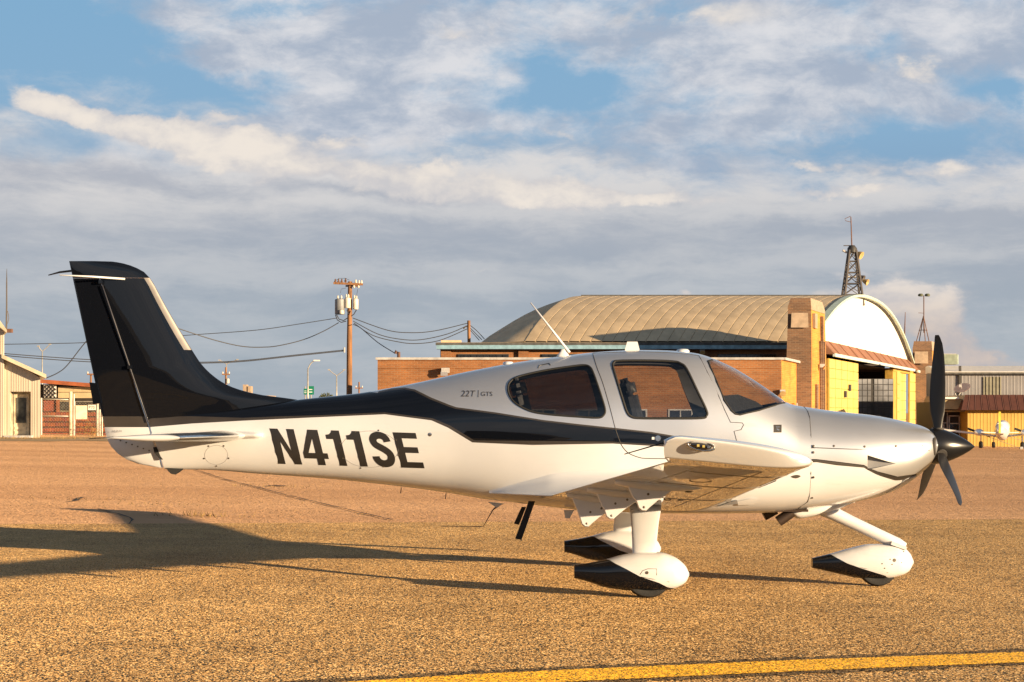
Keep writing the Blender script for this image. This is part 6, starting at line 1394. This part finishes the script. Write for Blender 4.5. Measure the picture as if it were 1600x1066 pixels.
# ------------------------------------------------------------------ poles, wires, lamps, signs, far things
M['wood'] = mat('weathered pole wood', (0.26, 0.125, 0.055), 0.85, var=0.25, scale=2, stretch=(6, 6, 0.5), bump=0.4); M['wire'] = mat('black cable', (0.03, 0.03, 0.035), 0.6)
M['can'] = mat('pale transformer paint', (0.60, 0.55, 0.46), 0.5, var=0.08); M['cangrey'] = mat('grey transformer paint', (0.20, 0.21, 0.22), 0.5)
ZU = 120.0; u_ = lambda x, y, d=0.0: at(x, y, ZU + d); pb = u_(545.5, 0); 
UP = thing('utility_pole', 'tall wooden utility pole carrying three transformers and a cross-arm', 'utility pole', (pb.x, ZU, gz(pb.x)), 'wooden utility poles')
MB().tube([(pb.x, ZU, gz(pb.x)), u_(546, 540), u_(547, 440)], [0.185, 0.165, 0.125], 14).build('pole', M['wood'], UP, True, angle=50)
MB().span(u_(521, 442.5, -0.2), u_(567, 444.5, -0.2), 0.12, 0.13).build('cross_arm', M['wood'], UP); MB().span(u_(540, 447, 0.25), u_(562, 447, 0.25), 0.10, 0.10).build('cross_arm', M['wood'], UP)
for x, y in ((524, 441), (529, 441), (534, 441), (540, 440), (556, 442), (561, 443), (565, 443), (560, 449), (553, 449)): MB().lathe(u_(x, y, -0.2), (0, 0, 1), [(-0.05, 0.03), (0, 0.07), (0.06, 0.07), (0.10, 0.04), (0.15, 0.05), (0.2, 0.02)], 8).build('insulator', M['rust'] if x < 545 else M['can'], UP, True)
for x, y0_, y1_, r_, m_, d_ in ((531, 468, 491.5, 0.30, 'cangrey', -0.35), (543, 466, 481.5, 0.19, 'can', -0.38), (555.5, 467.5, 483.5, 0.17, 'can', -0.1)):
    a_, b_ = u_(x, y1_, d_), u_(x, y0_, d_); h = b_.z - a_.z; t_ = MB().lathe(a_, (0, 0, 1), [(0, r_ * .9), (0.04, r_), (h - .05, r_), (h, r_ * .96), (h + .05, r_ * .5)], 18).build('transformer', M[m_], UP, True, angle=40)
    for dx in (-0.4, 0.3): MB().lathe(b_ + Vector((r_ * dx, 0, 0.03)), (0, 0, 1), [(0, 0.04), (0.1, 0.06), (0.16, 0.04), (0.22, 0.02)], 8).build('bushing', M['can'], t_, True)
MB().lathe(u_(533.5, 490.5, -0.75), (0, 0, 1), [(-0.02, 0.12), (0.05, 0.16), (0.2, 0.14), (0.26, 0.05)], 12).build('arrester', M['can'], UP, True, angle=40)
for pts in ([(524, 492), (527, 500), (533, 504), (541, 502)], [(526, 492), (530, 499), (537, 501), (543, 497)], [(542, 484), (544, 490), (546, 492)], [(557, 484), (553, 491), (549, 494)], [(532, 458), (533, 452), (541, 450)], [(559, 452), (557, 463), (556, 466)], [(522, 440), (530, 435), (540, 435), (546, 438)]): MB().tube([u_(x, y, -0.4) for x, y in pts], 0.03 if pts[0][1] > 480 else 0.012, 5).build('jumper_cable', M['wire'], UP)
MB().tube([u_(538, 543, -.1), u_(538, 551, -.1)], 0.05, 6).build('bracket', M['coping'], UP)
def wires(name, label, cat, lines, r, zs, group=None):
    p0_ = at(*lines[0][0], zs[0]); o = thing(name, label, cat, p0_, group or 'overhead cables')
    for ln in lines:
        n = len(ln); P = spline([tuple(at(x, y, zs[0] + (zs[1] - zs[0]) * i / max(1, n - 1))) for i, (x, y) in enumerate(ln)], 6)
        MB().tube([Vector(p) for p in P], r, 5).build('cable', M['wire'], o)
    return o
wires('overhead_wire', 'uppermost twisted cable running left from the transformers and behind the fin', 'cable', [[(527, 497), (470, 506), (400, 516), (292, 524), (200, 531), (131, 535.6), (70, 537), (11, 538), (-40, 538)]], 0.022, (ZU, 118))
ow_ = wires('overhead_wire', 'sagging cable between the transformers and the fin above the thick cable', 'cable', [[(529, 504.5), (505, 518), (474, 531), (440, 539.5), (415, 542.5), (380, 541.5), (337, 532), (285, 515.5), (230, 497), (190, 495), (150, 519), (131, 538), (105, 571), (90, 583), (72, 591)]], 0.028, (ZU, 101))
c_ = at(209, 0, 110.5); MB().tube([(c_.x, 110.5, gz(c_.x)), at(209, 491, 110.5)], [0.15, 0.11], 10).build('support_pole', M['wood'], ow_, True)
wires('overhead_wire', 'thick low cable pair running left from the pole bracket past the fin', 'cable', [[(538, 547), (460, 555), (380, 563.5), (319, 566), (230, 566), (139, 562), (70, 557.5), (11, 553), (-40, 549)], [(538, 548.5), (460, 556.5), (380, 565), (319, 567.6), (230, 569), (139, 565.5), (70, 561), (11, 556), (-40, 551)]], 0.026, (ZU, 116))
wires('overhead_wire', 'three sagging cables between the utility pole and the short rooftop pole', 'cable', [[(551, 497), (605, 516), (642, 520), (680, 517), (731, 505)], [(552, 502), (590, 522), (624, 530), (657, 531), (699, 522), (730, 509)], [(553, 505), (582, 524), (620, 534), (650, 537), (687, 532), (730, 514)]], 0.026, (ZU, 124))
wires('overhead_wire', 'cable dropping from the utility pole to the annexe roof mast', 'cable', [[(552, 507), (564, 513), (590, 535), (617, 552)]], 0.026, (ZU, ZA + 1))
wires('overhead_wire', 'three short cables from the rooftop pole down to the hangar roof', 'cable', [[(734, 508), (745, 517), (757, 530)], [(734, 512), (744, 522), (753, 531)], [(734, 515), (742, 524), (749, 532)]], 0.024, (124, 124))
p_ = at(733, 536, 124); RP = thing('rooftop_pole', 'short dark pole standing on the flat roof left of the hangar arch', 'pole', p_); MB().tube([p_ + Vector((0, 0, -0.3)), at(732.5, 501, 124)], 0.10, 10).build('pole', M['wood'], RP, True); MB().tube([at(724, 514, 124), at(728, 510, 124), at(732, 512, 124)], 0.05, 6).build('bracket', M['steel'], RP)

def street(name, label, cat, px, ytop, Z, arms, r=0.07, group=None, mats='galv', lampw=0.3):
    b_ = at(px, 0, Z); o = thing(name, label, cat, (b_.x, Z, gz(b_.x)), group or ('V-armed light poles in the distance' if 'double' in name else None)); MB().tube([(b_.x, Z, gz(b_.x)), at(px, ytop, Z)], [r * 1.2, r * .7], 8).build('pole', M[mats], o, True)
    for arm in arms:
        MB().tube([Vector(p) for p in spline([tuple(at(x, y, Z)) for x, y in arm], 4)], r * 0.6, 6).build('arm', M[mats], o, True)
        e_ = arm[-1]; MB().box(at(e_[0], e_[1], Z), (lampw * 2, 0.3, 0.13)).build('lamp_head', M['whiteroof'] if name == 'street_lamp' else M[mats], o)
    return o
street('street_lamp', 'single-arm street lamp with a bright head beside green road signs', 'street lamp', 481, 577, 190, [[(481, 577), (485, 569), (490, 564.5), (495, 563.5)]], 0.085)
street('double_arm_lamp', 'V-armed light pole just left of the tall utility pole', 'street lamp', 526, 587, 230, [[(526, 587), (520, 583), (514, 578)], [(526, 587), (532, 583), (538, 578)]], 0.085, lampw=0.12)
street('double_arm_lamp', 'V-armed light pole above the cream shed lean-to', 'street lamp', 66, 549, 220, [[(66, 549), (63, 546), (60, 541)], [(66, 549), (71, 545), (78, 538)]], 0.08, lampw=0.12)
street('double_arm_lamp', 'V-armed light pole low behind the curve of the fin', 'street lamp', 354, 569, 240, [[(354, 569), (349, 566), (343, 563)], [(354, 569), (361, 566), (371, 562)]], 0.08, lampw=0.12)
for px_, yt, lab, Z, arm in ((353, 574, 'short utility pole with a cross-arm close behind the fin', 210, 585), (561, 597, 'small distant utility pole between the tall pole and the brick annexe', 250, 606.5), (142, 585, 'thin distant pole with a cross-arm left of the fin', 200, 585)):
    b_ = at(px_, 0, Z); o = thing('utility_pole', lab, 'utility pole', (b_.x, Z, gz(b_.x)), 'wooden utility poles'); MB().tube([(b_.x, Z, gz(b_.x)), at(px_, yt, Z)], 0.10, 8).build('pole', M['wood'], o); MB().span(at(px_ - 6, arm, Z - .2), at(px_ + 6, arm, Z - .2), 0.12, 0.14).build('cross_arm', M['wood'], o)
    for dx in (-5, 5): MB().lathe(at(px_ + dx, arm - 1, Z - .2), (0, 0, 1), [(0, .07), (.15, .08), (.22, .03)], 6).build('insulator', M['can'], o)
    if px_ == 353: MB().lathe(at(356, 599, Z - .2), (0, 0, 1), [(0, .14), (.04, .16), (.45, .16), (.5, .1)], 10).build('transformer', M['can'], o)
M['signgreen'] = mat('green road sign', (0.0, 0.16, 0.09), 0.5, var=0.05); M['signwhite'] = mat('white sign print', (0.7, 0.7, 0.7), 0.5)
ZR = 196.0; c = at(483, 640, ZR); RS = thing('road_sign', 'green highway direction signs on posts behind the fin', 'road sign', (c.x, ZR, gz(c.x)))
for a_, b_ in (((474.5, 616.5), (480.5, 607.5)), ((481.3, 616.8), (490.5, 603.5))):
    A_, B_ = at(*a_, ZR), at(*b_, ZR); s_ = MB().box(((A_.x + B_.x)/2, ZR, (A_.z + B_.z)/2), (B_.x - A_.x, 0.05, B_.z - A_.z)).build('sign_board', M['signgreen'], RS)
    for k_ in (0.3, 0.6): MB().box((A_.x + (B_.x - A_.x) * 0.45, ZR - 0.035, A_.z + (B_.z - A_.z) * k_), ((B_.x - A_.x) * 0.55, 0.015, (B_.z - A_.z) * 0.1)).build('sign_print', M['signwhite'], s_)
for px_ in (477, 486): b_ = at(px_, 0, ZR + .1); MB().tube([(b_.x, ZR + .1, gz(b_.x)), at(px_, 604, ZR + .1)], 0.06, 6).build('post', M['galv'], RS)
# tree whose crown just shows over the tail cone
ZTr = 240.0; c = at(510, 0, ZTr); TRE = thing('leafy_tree', 'small olive-green tree whose crown shows over the tail cone', 'tree', (c.x, ZTr, gz(c.x)))
tb = Vector((c.x, ZTr, gz(c.x))); MB().tube([tb, tb + Vector((.05, 0, 1.2)), tb + Vector((.02, .05, 2.4))], [0.14, 0.11, 0.05], 8).build('trunk', M['wood'], TRE, True)
random.seed(5); cr = MB(); top_z = at(0, 613, ZTr).z
for _ in range(900):
    a_ = random.uniform(0, 6.283); e_ = random.gauss(0, .5); rr = random.uniform(.4, 1) ** .5; p_ = tb + Vector((math.cos(a_) * math.cos(e_) * .95 * rr, math.sin(a_) * math.cos(e_) * .9 * rr, top_z - tb.z - 0.95 + 0.85 * rr * math.sin(e_) * (1.2 if e_ > 0 else 1)))
    u1 = Vector((random.uniform(-1, 1), random.uniform(-1, 1), random.uniform(-1, 1))).normalized(); u2 = u1.orthogonal().normalized(); s_ = random.uniform(.05, .1); cr.poly([p_ - u1 * s_ - u2 * s_ * .6, p_ + u1 * s_ - u2 * s_ * .5, p_ + u1 * s_ * .8 + u2 * s_ * .6, p_ - u1 * s_ + u2 * s_ * .6])
cr.build('crown', mat('olive foliage', (0.075, 0.085, 0.022), 0.8, var=0.35, scale=2), TRE)
for k, (e_, a_) in enumerate(((0.6, 0.3), (0.6, 2.4), (0.5, 4.4))): MB().tube([tb + Vector((.03, 0, 1.5)), tb + Vector((math.cos(a_) * .5, math.sin(a_) * .5, 2.3))], [0.06, 0.02], 6).build('limb', M['wood'], TRE)
# far tan building whose roof blocks show over the tail
ZB = 260.0; c0, c1 = at(360, 618, ZB), at(420, 618, ZB); FB = thing('distant_building', 'distant tan block building with two roof boxes behind the tail', 'building', ((c0.x + c1.x)/2, ZB, gz(-28)))
MB().box(((c0.x + c1.x)/2, ZB + 4, c0.z/2 - 0.3), (c1.x - c0.x, 8, c0.z + 0.6)).build('wall', M['stone'], FB)
for a_, b_, y_ in ((379.5, 385, 601), (387, 392, 603.5)): A_, B_ = at(a_, y_, ZB + 2), at(b_, 619, ZB + 2); MB().box(((A_.x + B_.x)/2, ZB + 3, (A_.z + B_.z)/2), (B_.x - A_.x, 2, A_.z - B_.z)).build('roof_box', M['stone'], FB)
for k in range(4): MB().box((c0.x + 0.8 + k * 1.15, ZB - 0.02, 1.4), (0.6, 0.06, 0.9)).build('window', M['darkglass'], FB)
